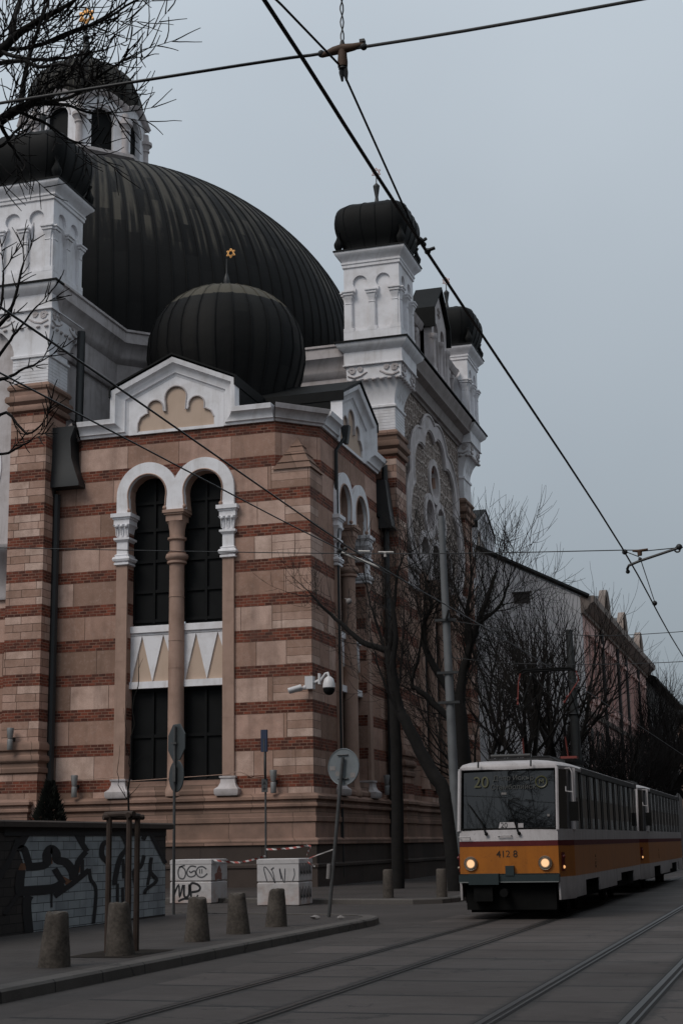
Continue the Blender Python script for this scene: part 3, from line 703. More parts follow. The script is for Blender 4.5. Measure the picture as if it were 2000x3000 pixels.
# front arm: only its right end shows at the edge of the picture
fF = FR((-35.7, 52.1, 0), (1,0,0), (0,-1,0))
m = MB(); fF.box(m, -10, 6.6, -.4, 0, 0, 24.0); fw = m.build('arm_wall', 'striped', syn)
m = MB(); fF.plate(m, lobed(.82), d0=0, d1=.2); m.build('cusped_arch', 'white', fw, 50)
m = MB()
for k in range(6): m.torus(fF.P(5.3-.05*k, .22, 13.6+k*.8), .3, .05, (0,1,0), 14, 5)
fF.box(m, 4.2, 6.62, -.1, .16, 13.0, 23.2)
fF.stack(m, 3.6, 6.5, -.1, .12, [(0,11.2),(.05,11.3),(.05,13.0),(.15,13.1),(.2,13.4)])
m.build('relief', 'white2', fw, 60)

# plinth along every front
PP = [(-46,52.0),(-29.1,52.0),(-29.1,51.65),(-27.9,51.65),(-27.9,52.8),(X0,52.8),(X0,63.4),(-16.22,63.4),(-16.22,65.1),(-16.5,65.1),(-16.5,78.1),(-16.22,78.1),(-16.22,79.9),(X0,79.9),(X0,91)]
m = MB(); plan_sweep(m, PP, [(.0,3.46),(.1,3.44),(.24,3.34),(.24,3.24),(.14,3.2),(.14,3.1),(.2,3.06),(.2,2.98),(.1,2.9),(.1,2.62),(.14,2.6),(.14,2.44),(.08,2.4),(.08,1.86),(.14,1.84),(.2,1.78),(.2,1.62),(.1,1.6)]); m.build('plinth', 'plinth', syn, 35)
m = MB(); plan_sweep(m, PP, [(.1,1.62),(.13,1.6),(.13,.95),(.2,.9),(.2,.8),(.16,.78),(.16,.0)]); m.build('plinth_base', 'plinth_dark', syn)
# rainwater pipes
m = MB()
m.tube([(-27.78,52.5,.2),(-27.78,52.5,15.2),(-27.6,52.5,15.9),(-27.55,52.62,17.4),(-27.1,53.7,18.4),(-27.1,53.75,22.6)], [.24,.24,.24,.2,.17,.17], 10)  # drawn thicker to take in the corner's shadow and soot
m.tube([(-27.45,52.6,.2),(-27.45,52.6,15.4)], .16, 8)  # second pipe added to fill the rest of the dark, shaded corner band
for zz in (3.5,6.4,9.3,12.2,15): m.torus((-27.78,52.5,zz), .215, .035, (0,0,1), 12, 5)
m.rings([[(-28.05+g,52.2+g*.3,z),(-26.3-g*1.5,52.2+g*.3,z),(-26.3-g*1.5,53.3,z),(-28.05+g,53.3,z)] for g, z in ((.0,15.62),(0,15.75),(.12,16.2),(.26,16.8),(.3,17.6),(.16,18.1))])  # dark bell added over the corner broach
m.build('drainpipe', 'iron', syn, 40)
m = MB()
m.tube([(-16.4,56.4,18.0),(-16.5,56.1,17.6),(-16.8,55.95,17.1),(-16.8,55.95,.4)], .075, 8)
m.rings([[(-16.6+g,56.2-.14,z),(-16.3-g,56.2-.14,z),(-16.3-g,56.2+.14,z),(-16.6+g,56.2+.14,z)] for g, z in ((.08,17.4),(0,17.9),(-.03,18.15))])
m.build('drainpipe', 'iron', syn, 40)
m = MB(); m.tube([(-16.7,63.15,.4),(-16.7,63.15,18.2)], .14, 8)
m.rings([[(-17.2+g,62.6,z),(-16.3-g,62.6,z),(-16.3-g,63.35,z),(-17.2+g,63.35,z)] for g, z in ((-.1,15.2),(0,15.3),(.12,16.2),(.25,17.4))])
m.build('drainpipe', 'iron', syn, 40)
# power cable clipped along the base of the windows
m = MB(); m.tube([(-27.2,52.66,4.12),(-25,52.66,4.2),(-24.9,52.5,4.2),(-24.3,52.5,4.2),(-24.2,52.66,4.05),(-20.1,52.66,4.2),(-20,52.45,4.25),(-19.6,52.45,4.25),(-19.2,52.66,4.05),(-17,52.66,4.18)], .014, 5); m.build('cable', 'tan', syn)
# ------------------------------------------------------------------ ground
def ground_mat(name, base, joints=None, stain=.5, rough=.75):
    a = NM(name); p = a.pos(); x = a.xyz(p)
    n1 = a.noise(p, .35, 6, .6); n2 = a.noise(p, 3.5, 5, .6); n3 = a.noise(p, 60, 3, .6)
    c = a.mix(a.math('MULTIPLY', a.ramp(n1, [(.38, 0.0), (.66, 1.0)]), stain), base, tuple(k*.55 for k in base))
    c = a.mix(a.math('MULTIPLY', a.ramp(n2, [(.5, 0.0), (.78, 1.0)]), .4), c, tuple(k*1.5 for k in base))
    c = a.mix(a.math('MULTIPLY', a.ramp(n3, [(.52, 0.0), (.7, 1.0)]), .35), c, tuple(k*1.7 for k in base))
    h = a.math('ADD', a.math('MULTIPLY', n3, .3), a.math('MULTIPLY', n2, .5))
    vc = a.n('TexVoronoi', {'Scale': .55, 'Randomness': 1.0}, feature='DISTANCE_TO_EDGE'); a.put(vc.inputs['Vector'], a.n('VectorMath', {0: p, 1: a.vscale(a.noise(p, 2.2, 4, .6, True), (.7,.7,.7))}, operation='ADD').outputs[0])
    ck = a.math('MULTIPLY', a.math('LESS_THAN', vc.outputs['Distance'], .012), a.ramp(a.noise(p, .45, 3), [(.48, 0.0), (.56, 1.0)]))
    c = a.mix(a.math('MULTIPLY', ck, .7), c, (.015, .013, .012))
    if name.startswith('concrete tram'):
        lane = lanes(a, x)
        wn = a.n('TexWhiteNoise', noise_dimensions='2D'); a.put(wn.inputs['Vector'], a.vec(lane, a.math('FLOOR', a.math('DIVIDE', a.math('ADD', x[1], a.math('MULTIPLY', lane, .43)), 1.72)), 0))
        k = a.math('ADD', .78, a.math('MULTIPLY', wn.outputs[0], .44)); c = a.mix(1.0, c, a.vec(k, k, k), 'MULTIPLY')
        # broken, dirt filled edges along each rail
        dd = None
        for rx in (-6.32, -5.08, -2.88, -1.62):
            e = a.math('ABSOLUTE', a.math('SUBTRACT', x[0], rx)); dd = e if dd is None else a.math('MINIMUM', dd, e)
        dd = a.math('ADD', dd, a.math('MULTIPLY', a.math('SUBTRACT', a.noise(p, 5, 5, .65), .5), .3))
        c = a.mix(a.math('MULTIPLY', a.ramp(dd, [(.12, 1.0), (.2, 0.0)]), .8), c, (.017, .0145, .0135))
    if joints:
        j = joints(a, p, x); c = a.mix(a.math('MULTIPLY', j, .95), c, (.008, .007, .007)); h = a.math('SUBTRACT', h, j)
    a.bump(h, .35, .02)
    return a.done(c, a.math('ADD', rough - .25, a.math('MULTIPLY', n1, .5)), .35)
def lanes(a, x):
    k = 0.0
    for rx in (-6.32, -5.08, -2.88, -1.62): k = a.math('ADD', a.math('GREATER_THAN', x[0], rx), k)
    return k
def slab_joints(a, p, x):
    lane = lanes(a, x)
    y = a.math('ADD', x[1], a.math('ADD', a.math('MULTIPLY', lane, .43), a.math('MULTIPLY', a.noise(a.vscale(p, (.7,.2,0)), 1.0, 2), .12)))
    f = a.math('FRACT', a.math('DIVIDE', y, 1.72))
    return a.math('MULTIPLY', a.math('LESS_THAN', f, .062), a.ramp(a.noise(p, .9, 3), [(.2, .7), (.4, 1.0)]))
def tile_joints(a, p, x):
    b = a.n('TexBrick', {'Scale': 1.0, 'Mortar Size': .012, 'Brick Width': .52, 'Row Height': .5, 'Color1': (0,0,0,1), 'Color2': (1,1,1,1)}, offset=.5)
    a.put(b.inputs['Vector'], a.vec(a.math('ADD', x[0], 90.1), a.math('ADD', x[1], 50.2), 0))
    return a.math('MULTIPLY', b.outputs['Fac'], a.ramp(a.noise(p, 1.2, 4), [(.35, .1), (.6, .9)]))
MAT['asphalt'] = ground_mat('worn asphalt', (.04, .033, .03))
MAT['slab'] = ground_mat('concrete tram slabs', (.056, .046, .042), slab_joints)
MAT['paving'] = ground_mat('paving tiles', (.04, .033, .03), tile_joints)
MAT['kerb'] = ground_mat('granite kerb', (.075, .066, .06), lambda a, p, x: a.math('LESS_THAN', a.math('FRACT', a.math('MULTIPLY', x[1], .8)), .02))
MAT['rail'] = plain('tram rail steel', (.05, .045, .042), .45, .4, .7, var=.5, scale=4)
MAT['groove'] = plain('rail groove', (.012, .011, .011), .8, .2)
MAT['soil'] = plain('tree pit soil', (.022, .018, .015), .95, .1, var=.7, scale=12, bump=.6)
MAT['concrete'] = plain('cast concrete', (.068, .058, .05), .9, .2, var=.9, scale=22, bump=.8)

m = MB(); m.add([(-220,-30,-.006),(160,-30,-.006),(160,520,-.006),(-220,520,-.006)], [(0,1,2,3)]); struct(m.build('ground', 'asphalt'))
m = MB(); m.add([(-7.55,-10,0),(4.2,-10,0),(4.2,420,0),(-7.55,420,0)], [(0,1,2,3)]); struct(m.build('road', 'slab'))
RAILS = (-6.32, -5.08, -2.88, -1.62)
m = MB()
for rx in RAILS: m.add([(rx-.095,-10,.004),(rx+.095,-10,.004),(rx+.095,420,.004),(rx-.095,420,.004)], [(0,1,2,3)])
struct(m.build('track_groove', 'groove'))
m = MB()
for rx in RAILS:
    for o, w in ((-.045,.032),(.05,.014)): m.box(rx+o-w, rx+o+w, -10, 420, -.003, .0075)
struct(m.build('tram_track', 'rail'))
def pave(name, poly, z, mat): m = MB(); m.prism([(x,y,-.05) for x, y in poly], (0,0,z+.05)); return struct(m.build(name, mat))
NP = [(-60,-10),(-8.65,-10),(-8.65,29.9),(-8.78,30.7),(-9.1,31.3),(-9.7,31.6),(-14,32.9),(-60,40)]
pave('pavement', NP, .125, 'paving')
FP = [(-90,56),(-20,43.3),(-12,40.9),(-10.2,40.5),(-9.7,40.9),(-9.5,41.7),(-9.5,420),(-90,420)]
pave('pavement', FP, .12, 'paving')
def kerb(path, w, z):
    m = MB(); plan_sweep(m, path, [(-.01,.0),(-.01,z),(w-.03,z),(w,z-.03),(w+.01,-.02)]); return struct(m.build('kerb', 'kerb', smooth=30))
kerb([(-8.65,-10),(-8.65,29.9),(-8.78,30.7),(-9.1,31.3),(-9.7,31.6),(-14,32.9),(-40,36.9)], .3, .14)
kerb([(-90,56),(-20,43.3),(-12,40.9),(-10.2,40.5),(-9.7,40.9),(-9.5,41.7),(-9.5,300)][1:], .28, .135)
for i, (px, py, w, l) in enumerate(((-9.45,20.4,.5,.8),)):
    m = MB(); m.add([(px-w,py-l,.131),(px+w,py-l,.131),(px+w,py+l,.131),(px-w,py+l,.131)], [(0,1,2,3)]); struct(m.build('tree_pit', 'soil'))
m = MB(); m.box(2.9+1.3, 30, -10, 420, -.05, .12); struct(m.build('pavement', 'paving'))

# ------------------------------------------------------------------ bollards
def near_bollard(sd):
    rb = random.Random(sd); ph = [rb.uniform(0,6) for _ in range(6)]; chip = rb.uniform(0,6)
    m = MB(); pf = [(.208,.0),(.204,.05),(.19,.2),(.176,.33),(.162,.48),(.15,.6),(.146,.645),(.132,.672),(.09,.678)]
    rs = []
    for r, z in pf:
        ring = []
        for i in range(28):
            t = 2*PI*i/28; k = 1 + .018*math.sin(3*t+ph[0]+z*4) + .012*math.sin(7*t+ph[1]-z*9) + rb.uniform(-.012,.012)
            dz = -.035*max(0, math.cos(t-chip)-.55)*(z > .58)*2 + .006*math.sin(5*t+ph[2])*(z > .6)
            ring.append((r*k*math.cos(t), r*k*math.sin(t), z+dz))
        rs.append(ring)
    m.rings(rs)
    o = m.build('bollard', 'concrete', None, 40); return o
bl = ['nearest rough tapered concrete bollard at the left end of the kerb row', 'tapered concrete bollard in front of the wooden tree guard', 'tapered concrete bollard below the white block with tags, third along the kerb',
      'tapered concrete bollard between the two white blocks, fourth along the kerb', 'tapered concrete bollard before the right white block, last before the leaning sign']
for i, (x, y) in enumerate(((-9.31,18.1),(-9.3,20.05),(-9.38,23.1),(-9.43,25.1),(-9.5,27.3))):
    o = near_bollard(50+i)
    o.location = (x, y, .12); o.rotation_euler = (R(random.uniform(-2,2)), R(random.uniform(-2,2)), random.uniform(0,6)); o.scale = (1,1,1.02 if i != 1 else 1.08)
    tag(o, bl[i], 'bollard', 'tapered concrete bollards along the kerb')
for i, (x, y) in enumerate(((-11.15,41.5),(-9.62,41.45))):
    m = MB(); m.lathe((0,0,0), [(.155,0),(.15,.4),(.14,.74),(.12,.78)], 14); o = m.build('bollard', 'concrete', None, 40); o.location = (x,y,.115)
    tag(o, ['worn round stone post on the far kerb left of the tram', 'cracked round stone post on the far kerb touching the tram side'][i], 'bollard', 'round posts on the far kerb')

# ------------------------------------------------------------------ white blocks with tags
a = NM('whitewashed concrete'); p = a.pos(); x = a.xyz(p)
rust = a.math('MULTIPLY', a.ramp(a.noise(p, 2.6, 5, .6), [(.42,0.0),(.7,1.0)]), a.ramp(x[2], [(.1,1.0),(.75,0.0)]))
c = a.mix(a.math('MULTIPLY', a.ramp(a.noise(p, 4, 6, .65), [(.48,0.0),(.75,1.0)]), .5), (.44,.42,.42), (.2,.17,.155))
c = a.mix(a.math('MULTIPLY', rust, .6), c, (.3,.15,.09)); a.bump(a.noise(p, 25, 4), .3, .01)
MAT['whitewash'] = a.done(c, .9, .2)
MAT['spray'] = plain('black spray paint', (.014,.014,.016), .6, .3)
MAT['spray_faded'] = plain('faded grey spray paint', (.07,.07,.075), .7, .3, var=.6)
MAT['spray_rust'] = plain('rust red spray', (.2,.1,.08), .8, .2)
BLK = [(-17.0,42.0,0,'lower white concrete block with bold black letters, under the left pair','block_low'),(-17.0,42.0,1,'upper white concrete block with round grey tag, on the left stack','b'),
       (-13.74,40.22,0,'lower rust-stained white concrete block behind the last bollard','b'),(-13.74,40.22,1,'upper white concrete block with thin scribbles, on the right stack','b')]
S1 = [([(-17.18,1.08),(-17.34,1.02),(-17.39,.88),(-17.35,.73),(-17.23,.70),(-17.16,.81),(-17.18,.955),(-17.29,1.04),(-17.37,1.02)],.04),([(-16.83,1.03),(-17.0,1.05),(-17.11,.92),(-17.09,.79),(-16.97,.75),(-16.85,.81),(-16.88,.92),(-17.0,.87),(-17.04,.92)],.04),([(-16.51,.96),(-16.62,1.03),(-16.76,1.01),(-16.83,.89),(-16.76,.76),(-16.62,.74),(-16.48,.84)],.04),([(-16.72,.97),(-16.72,.84)],.03),([(-16.65,.97),(-16.65,.84)],.03)]
S0 = [([(-17.53,.2),(-17.37,.54),(-17.34,.18),(-17.24,.53)],.05),([(-17.2,.53),(-17.2,.24),(-17.12,.18),(-17.05,.27),(-17.04,.54)],.065),([(-16.98,.18),(-17.0,.54),(-16.83,.555),(-16.71,.46),(-16.755,.36),(-16.965,.32)],.065),([(-16.81,.22),(-16.77,.2)],.08),([(-17.38,.07),(-17.17,.14),(-16.75,.1)],.06)]
S3 = [([(-14.05,.65),(-14.14,.97),(-14.09,1.02),(-13.95,.85),(-13.82,.6)],.03),([(-13.82,.6),(-13.87,.85),(-13.93,.98)],.026),([(-13.64,.7),(-13.69,.98),(-13.56,.61),(-13.53,.98)],.03),([(-13.28,.98),(-13.26,.81),(-13.32,.65)],.026),([(-13.93,.95),(-13.85,1.01)],.04)]
for i, (bx, by, tier, lab, _) in enumerate(BLK):
    h = .62; z0 = -.005 + tier*.626; hw = .635 if i < 2 else .595
    t = thing('concrete_block', lab, 'concrete block', (bx, by, z0), 'whitewashed blocks closing the side street')
    m = MB(); g = .03
    m.rings([[(bx+sx*(hw-q), by+sy*(hw-q), z) for sx, sy in ((-1,-1),(1,-1),(1,1),(-1,1))] for q, z in ((g,z0),(0,z0+g),(0,z0+h-g),(g,z0+h))])
    if tier: m.rings([[(bx+sx*(hw+.012), by+sy*(hw+.012), z) for sx, sy in ((-1,-1),(1,-1),(1,1),(-1,1))] for z in (z0+h-.13, z0+h-.015)])
    m.build('block', 'whitewash', t)
    f = FR((0, by-hw, 0), (1,0,0), (0,-1,0)); r = FR((bx+hw, 0, 0), (0,1,0), (1,0,0))
    st = [S0, S1, [], S3][i]
    m = MB()
    for q, w in st: ribbon(f, m, smooth_pts(q, 4), w, .004)
    if st: m.build('graffiti', 'spray' if i == 0 else 'spray_faded', t, recalc=False)
    m = MB()
    if i == 1:
        ribbon(r, m, [(by-.35,.72),(by-.1,.78),(by+.2,.74)], .2, .004); ribbon(r, m, [(by-.15,.85),(by,1.0),(by+.1,.85)], .16, .005); m.build('paint_smear', 'spray_rust', t, recalc=False)
    if i >= 2:
        zz = z0 + .1
        for k in range(4):
            y = by - .42 + k*.26
            ribbon(r, m, smooth_pts([(y-.08,zz+.4),(y-.02,zz+.05),(y+.06,zz+.35),(y+.12,zz+.1),(y+.02,zz+.2)], 3), .04, .004)
        m.build('graffiti', 'spray', t, recalc=False)

# ------------------------------------------------------------------ graffiti wall
a = NM('painted block wall'); p, u, z = wall_uv(a)
bt = a.n('TexBrick', {'Scale': 1.0, 'Mortar Size': .009, 'Mortar Smooth': .2, 'Brick Width': .5, 'Row Height': .158, 'Color1': (.052,.045,.042,1), 'Color2': (.036,.032,.031,1), 'Mortar': (.016,.015,.015,1)}, offset=.5)
a.put(bt.inputs['Vector'], a.vec(a.math('ADD', u, 50.0), a.math('ADD', z, 3.0), 0))
c = a.mix(a.math('MULTIPLY', a.noise(p, 2, 5), .6), bt.outputs['Color'], (.03,.026,.025)); a.bump(a.math('SUBTRACT', a.math('MULTIPLY', a.noise(p, 20, 4), .3), bt.outputs['Fac']), .7, .02)
MAT['blockwall'] = a.done(c, .85, .2)
a = NM('blue grey spray over blocks'); p, u, z = wall_uv(a)
bt = a.n('TexBrick', {'Scale': 1.0, 'Mortar Size': .008, 'Mortar Smooth': .3, 'Brick Width': .5, 'Row Height': .158, 'Color1': (.34,.37,.385,1), 'Color2': (.24,.265,.28,1), 'Mortar': (.02,.022,.026,1)}, offset=.5)
a.put(bt.inputs['Vector'], a.vec(a.math('ADD', u, 50.0), a.math('ADD', z, 3.0), 0))
c = a.mix(a.math('MULTIPLY', a.ramp(a.noise(p, 1.4, 4), [(.4,0.0),(.7,1.0)]), .55), bt.outputs['Color'], (.1,.105,.12))
c = a.mix(a.math('MULTIPLY', a.ramp(a.noise(p, 1.9, 3), [(.58,0.0),(.72,1.0)]), .5), c, (.3,.34,.36)); a.bump(bt.outputs['Fac'], -.6, .02)
MAT['bluepaint'] = a.done(c, .7, .3)
MAT['orangepaint'] = plain('orange brown spray', (.17,.085,.05), .8, .2, var=.4)
gw = thing('graffiti_wall', 'low block wall sprayed with black and grey blue graffiti below a dark coping', 'wall', (-13.5, 26, 0))
m = MB(); m.box(-13.9,-13.5,14,31.4,0,2.0); m.build('wall', 'blockwall', gw)
m = MB(); m.rings([[(-14.0+q,14,z0),(-13.4-q,14,z0),(-13.4-q,31.62,z0),(-14.0+q,31.62,z0)] for q, z0 in ((.06,1.98),(0,2.0),(0,2.09),(.05,2.12))]); m.build('coping', 'plinth_dark', gw)
fw2 = FR((-13.5,0,0), (0,1,0), (1,0,0))
BLUE = [(25.21,1.97),(27.14,1.97),(29.0,1.97),(30.38,1.97),(31.37,1.23),(31.39,.17),(28.23,.14),(25.26,.13),(24.99,.74),(24.88,1.18),(24.95,1.34),(24.73,1.64)]
ORN = [[(26.18,1.26),(26.37,1.13),(26.71,1.04),(26.9,.99),(26.67,.89),(26.47,1.04)],[(25.88,1.45),(26.04,1.45),(26.07,1.33),(25.89,1.32)],[(26.12,.85),(26.39,.86),(26.53,.83),(26.26,.75)],[(24.85,1.36),(25.06,1.36),(25.08,1.27),(24.84,1.16),(24.67,1.15)],[(28.2,1.42),(28.49,1.41),(28.47,1.3),(28.28,1.35)],[(27.03,1.26),(27.22,1.26),(27.2,1.15),(27.04,1.11)]]
GS = [([(25.17,2.0),(24.79,1.65),(24.96,1.6),(25.17,1.3)],.1),([(25.04,1.29),(25.78,1.32),(25.83,1.51),(25.98,1.61),(26.19,1.53),(26.25,1.4),(26.6,1.35),(26.89,1.18),(26.94,1.01)],.13),([(26.9,1.97),(27.35,1.64),(27.51,1.54)],.09),([(27.31,1.97),(27.28,1.69)],.08),([(27.46,1.54),(27.12,1.35),(27.01,1.09)],.09),([(27.29,1.39),(27.3,1.13)],.06),([(26.14,1.24),(26.52,.96)],.09),([(27.6,1.19),(26.9,.95),(26.17,.74)],.09),([(26.05,.79),(26.06,.54)],.03),([(24.9,.87),(25.98,.87),(26.52,.96)],.15),([(24.86,1.24),(24.81,.95),(24.9,.79)],.12),([(25.2,.78),(25.1,.64),(25.22,.13)],.12),([(27.6,1.21),(27.68,1.01),(27.92,.79),(27.84,.16)],.055),([(28.49,1.3),(28.17,1.46),(28.19,1.66),(28.37,1.73)],.085),([(29.01,1.95),(29.29,1.73),(29.35,1.59),(29.03,1.41),(28.82,1.05),(28.78,.87)],.09),([(29.16,1.38),(29.21,.99)],.05),([(28.91,.89),(28.93,.37)],.05),([(29.16,.81),(29.2,.38)],.05),([(30.22,1.44),(30.05,1.21),(29.71,1.12),(29.83,.82)],.07),([(30.38,1.97),(30.15,1.77)],.09),([(30.44,1.97),(30.99,1.55),(31.38,1.25)],.075),([(30.6,1.39),(30.55,1.1),(30.89,.9),(30.35,.73),(30.27,.64)],.065),([(30.55,1.1),(30.41,.82)],.055),
      ([(24.2,1.92),(31.38,1.92)],.14),([(24.05,1.1),(24.5,1.5),(24.7,1.8)],.07),([(24.3,.5),(24.8,.85)],.05),([(23.5,1.7),(24.0,1.2),(23.7,.8)],.1)]  # the long level stroke is the coping's shadow strip, painted black
m = MB(); fw2.plate(m, BLUE, d0=0, d1=.004, sides=False); m.build('blue_paint', 'bluepaint', gw, recalc=False)
m = MB()
for q in ORN: fw2.plate(m, q, d0=0, d1=.006, sides=False)
m.build('orange_paint', 'orangepaint', gw, recalc=False)
m = MB()
fwk = FR((-13.5,0,0), (0,2.5,0), (1,0,0))
for i, (q, w) in enumerate(GS): ribbon(fwk, m, smooth_pts([(y/2.5, z) for y, z in q], 5), w*1.1, .0075 + i*.0004)
m.build('outline_and_shade', 'spray', gw, recalc=False)

# ------------------------------------------------------------------ signs
MAT['galv'] = plain('galvanised post', (.075,.075,.076), .55, .4, .4, var=.5, scale=9)
MAT['signback'] = plain('grey sign back', (.15,.165,.175), .5, .4, .2, var=.25, scale=5)
MAT['signdark'] = plain('dark sign back', (.04,.045,.047), .5, .4, .2, var=.3, scale=5)
MAT['paper'] = plain('sticker', (.2,.185,.18), .8, .2, var=.3, scale=30)
MAT['bluebox'] = plain('dark blue box', (.02,.03,.065), .5, .4)
def disc(mb, c, nrm, r, t, n=28, rot=0.0):
    nn = Vector((nrm[0], nrm[1], 0)).normalized(); S = Vector((-nn.y, nn.x, 0)); c = Vector(c)
    mb.rings([[c + S*rr*math.cos(2*PI*i/n+rot) + Vector((0,0,rr*math.sin(2*PI*i/n+rot))) + nn*d for i in range(n)] for rr, d in ((r*.96,-t),(r,-t*.6),(r,t))])
t = thing('traffic_sign', 'grey post with an octagonal sign above a round one, both seen from behind', 'traffic sign', (-13.6,32.1,.12))
m = MB(); m.tube([(-13.6,32.1,.1),(-13.6,32.1,4.3)], .035, 8); m.build('post', 'galv', t)
m = MB(); disc(m, (-13.6+.03,32.14,3.945), (.64,.77), .445, .012, 8, R(22.5)); m.build('octagonal_plate', 'signdark', t)
m = MB(); disc(m, (-13.6+.03,32.14,2.83+.345), (.64,.77), .36, .012); m.build('round_plate', 'signdark', t)
m = MB(); m.box(-13.62,-13.55,32.02,32.06,3.05,3.42); m.box(-13.68,-13.54,32.04,32.07,3.9,3.94); m.build('bracket', 'galv', t)
t = thing('traffic_sign', 'leaning grey post with a round sign back carrying three stickers', 'traffic sign', (-9.57,30.8,.13))
m = MB(); m.tube([(-9.57,30.8,.1),(-9.2,30.78,3.4)], .04, 8); m.build('post', 'galv', t)
nn = Vector((.26,.97,0)).normalized(); S = Vector((nn.y,-nn.x,0)); dc = Vector((-9.21,30.87,3.2))
m = MB(); disc(m, dc, nn, .385, .012); m.torus(dc - nn*.012, .38, .012, nn, 36, 5); m.build('round_plate', 'signback', t)
m = MB()
def stk(dx, dz, w, h): m.prism([dc + S*(dx+a) + Vector((0,0,dz+b)) - nn*.014 for a, b in ((-w,-h),(w,-h),(w,h),(-w,h))], -nn*.003)
stk(-.27,-.02,.07,.045); stk(.23,-.18,.06,.05); m.prism([dc + S*(-.15+.055*math.cos(k*PI/8)) + Vector((0,0,-.14+.055*math.sin(k*PI/8))) - nn*.014 for k in range(16)], -nn*.003)
m.tube([(-9.555,30.76,.9),(-9.53,30.75,1.2)], .044, 8); m.build('stickers', 'paper', t)
m = MB(); 
for dz in (.25,-.25): m.tube([dc + S*-.13 + Vector((0,0,dz)) - nn*.04, dc + S*.13 + Vector((0,0,dz)) - nn*.04], .016, 5)
m.build('clamp', 'galv', t)
t = thing('traffic_sign', 'thin post with a dark blue box, an edge-on round sign and a small plate', 'traffic sign', (-15.03,42.3,0))
m = MB(); m.tube([(-15.03,42.3,-.05),(-15.03,42.3,4.95)], .032, 8); m.build('post', 'galv', t)
m = MB(); m.box(-15.13,-14.94,42.18,42.27,4.3,4.95); m.build('blue_box', 'bluebox', t)
m = MB(); m.box(-15.045,-15.015,42.17,42.18,4.3,4.66); m.box(-15.08,-14.99,42.17,42.18,4.66,4.675); m.build('box_handle', 'galv', t)
m = MB(); disc(m, (-15.03,42.22,3.91), (.93,.36), .39, .012); m.build('round_plate', 'signdark', t)
m = MB(); m.box(-15.125,-14.945,42.22,42.26,3.13,3.52); pl_ = m.build('small_plate', 'galv', t)
m = MB(); fx = FR((-15.035,42.22,3.13), (1,0,0), (0,-1,0)); fx.plate(m, [(-.06,.22),(.06,.22),(0,.33)], d0=0, d1=.004); fx.box(m, -.05,.05,0,.004,.08,.11); fx.box(m, -.01,.01,0,.004,.05,.19); m.build('pictogram', 'spray', pl_)

# barrier tape
a = NM('red and white tape'); p = a.pos(); x = a.xyz(p)
f = a.math('LESS_THAN', a.math('FRACT', a.math('MULTIPLY', a.math('ADD', a.math('ADD', x[0], a.math('MULTIPLY', x[1], .6)), x[2]), 4.0)), .5)
MAT['tape'] = a.done(a.mix(f, (.3,.07,.06), (.45,.42,.41)), .6, .3)
def tape(pts, w):
    m = MB(); pts = smooth_pts(pts, 5); o = len(m.v)
    for i, q in enumerate(pts):
        tw = math.sin(i*1.3)*.5; m.v += [tuple(q + Vector((0,w*tw,w/2))), tuple(q - Vector((0,w*tw,w/2)))]
    for i in range(len(pts)-1): m.f.append((o+2*i,o+2*i+1,o+2*i+3,o+2*i+2))
    return m.build('barrier_tape', 'tape', None, recalc=False)
tag(tape([(-14.99,42.22,1.49),(-14.3,42,1.5),(-13.55,41.9,1.57),(-13.35,41,1.35),(-13.12,40.35,1.15),(-12.9,40.3,1.02)], .05), 'red and white barrier tape strung from the thin post to the right block', 'barrier tape')
tag(tape([(-16.4,41.5,1.22),(-15.8,41.7,1.14),(-15.45,41.7,1.16),(-15.0,42.2,1.3)], .05), 'sagging barrier tape between the left block and the thin post', 'barrier tape')
tag(tape([(-13.1,40.5,1.15),(-12,37,1.2),(-11,34,1.3),(-9.45,30.86,1.5)], .025), 'long barrier tape running to the leaning sign post', 'barrier tape')

# litter by the leaning sign
m = MB()
rr = random.Random(4)
for k in range(4):
    c = Vector((-9.35+rr.uniform(-.35,.5), 30.4+rr.uniform(-.7,.3), .14)); m.lathe(c, [(.02,0),(rr.uniform(.04,.09),.01),(rr.uniform(.04,.08),.04),(.01,.06)], 7, lambda t, k=k: 1+.4*math.sin(3*t+k))
tag(m.build('litter', 'paper', None, 60), 'crumpled pale litter at the foot of the leaning sign', 'litter')

# ------------------------------------------------------------------ tree guard with sapling
MAT['wood'] = plain('weathered brown timber', (.05,.036,.03), .85, .2, var=.5, scale=7, bump=.3)
t = thing('tree_guard', 'brown three-post timber tree guard standing by the kerb before the graffiti wall', 'tree guard', (-9.5,20.5,.12))
posts = [(-9.71,20.5),(-9.42,20.85),(-9.3,20.3)]
for x, y in posts:
    m = MB(); m.tube([(x,y,.1),(x,y,2.06)], [.047,.043], 8); m.build('post', 'wood', t)
for i, j in ((0,1),(1,2),(2,0)):
    a_, b_ = Vector(posts[i]+(2.04,)), Vector(posts[j]+(2.04,)); d = (b_-a_).normalized()
    m = MB(); m.tube([a_-d*.1+Vector((0,0,.02*i)), b_+d*.1+Vector((0,0,.02*i))], .04, 8); m.build('rail', 'wood', t)

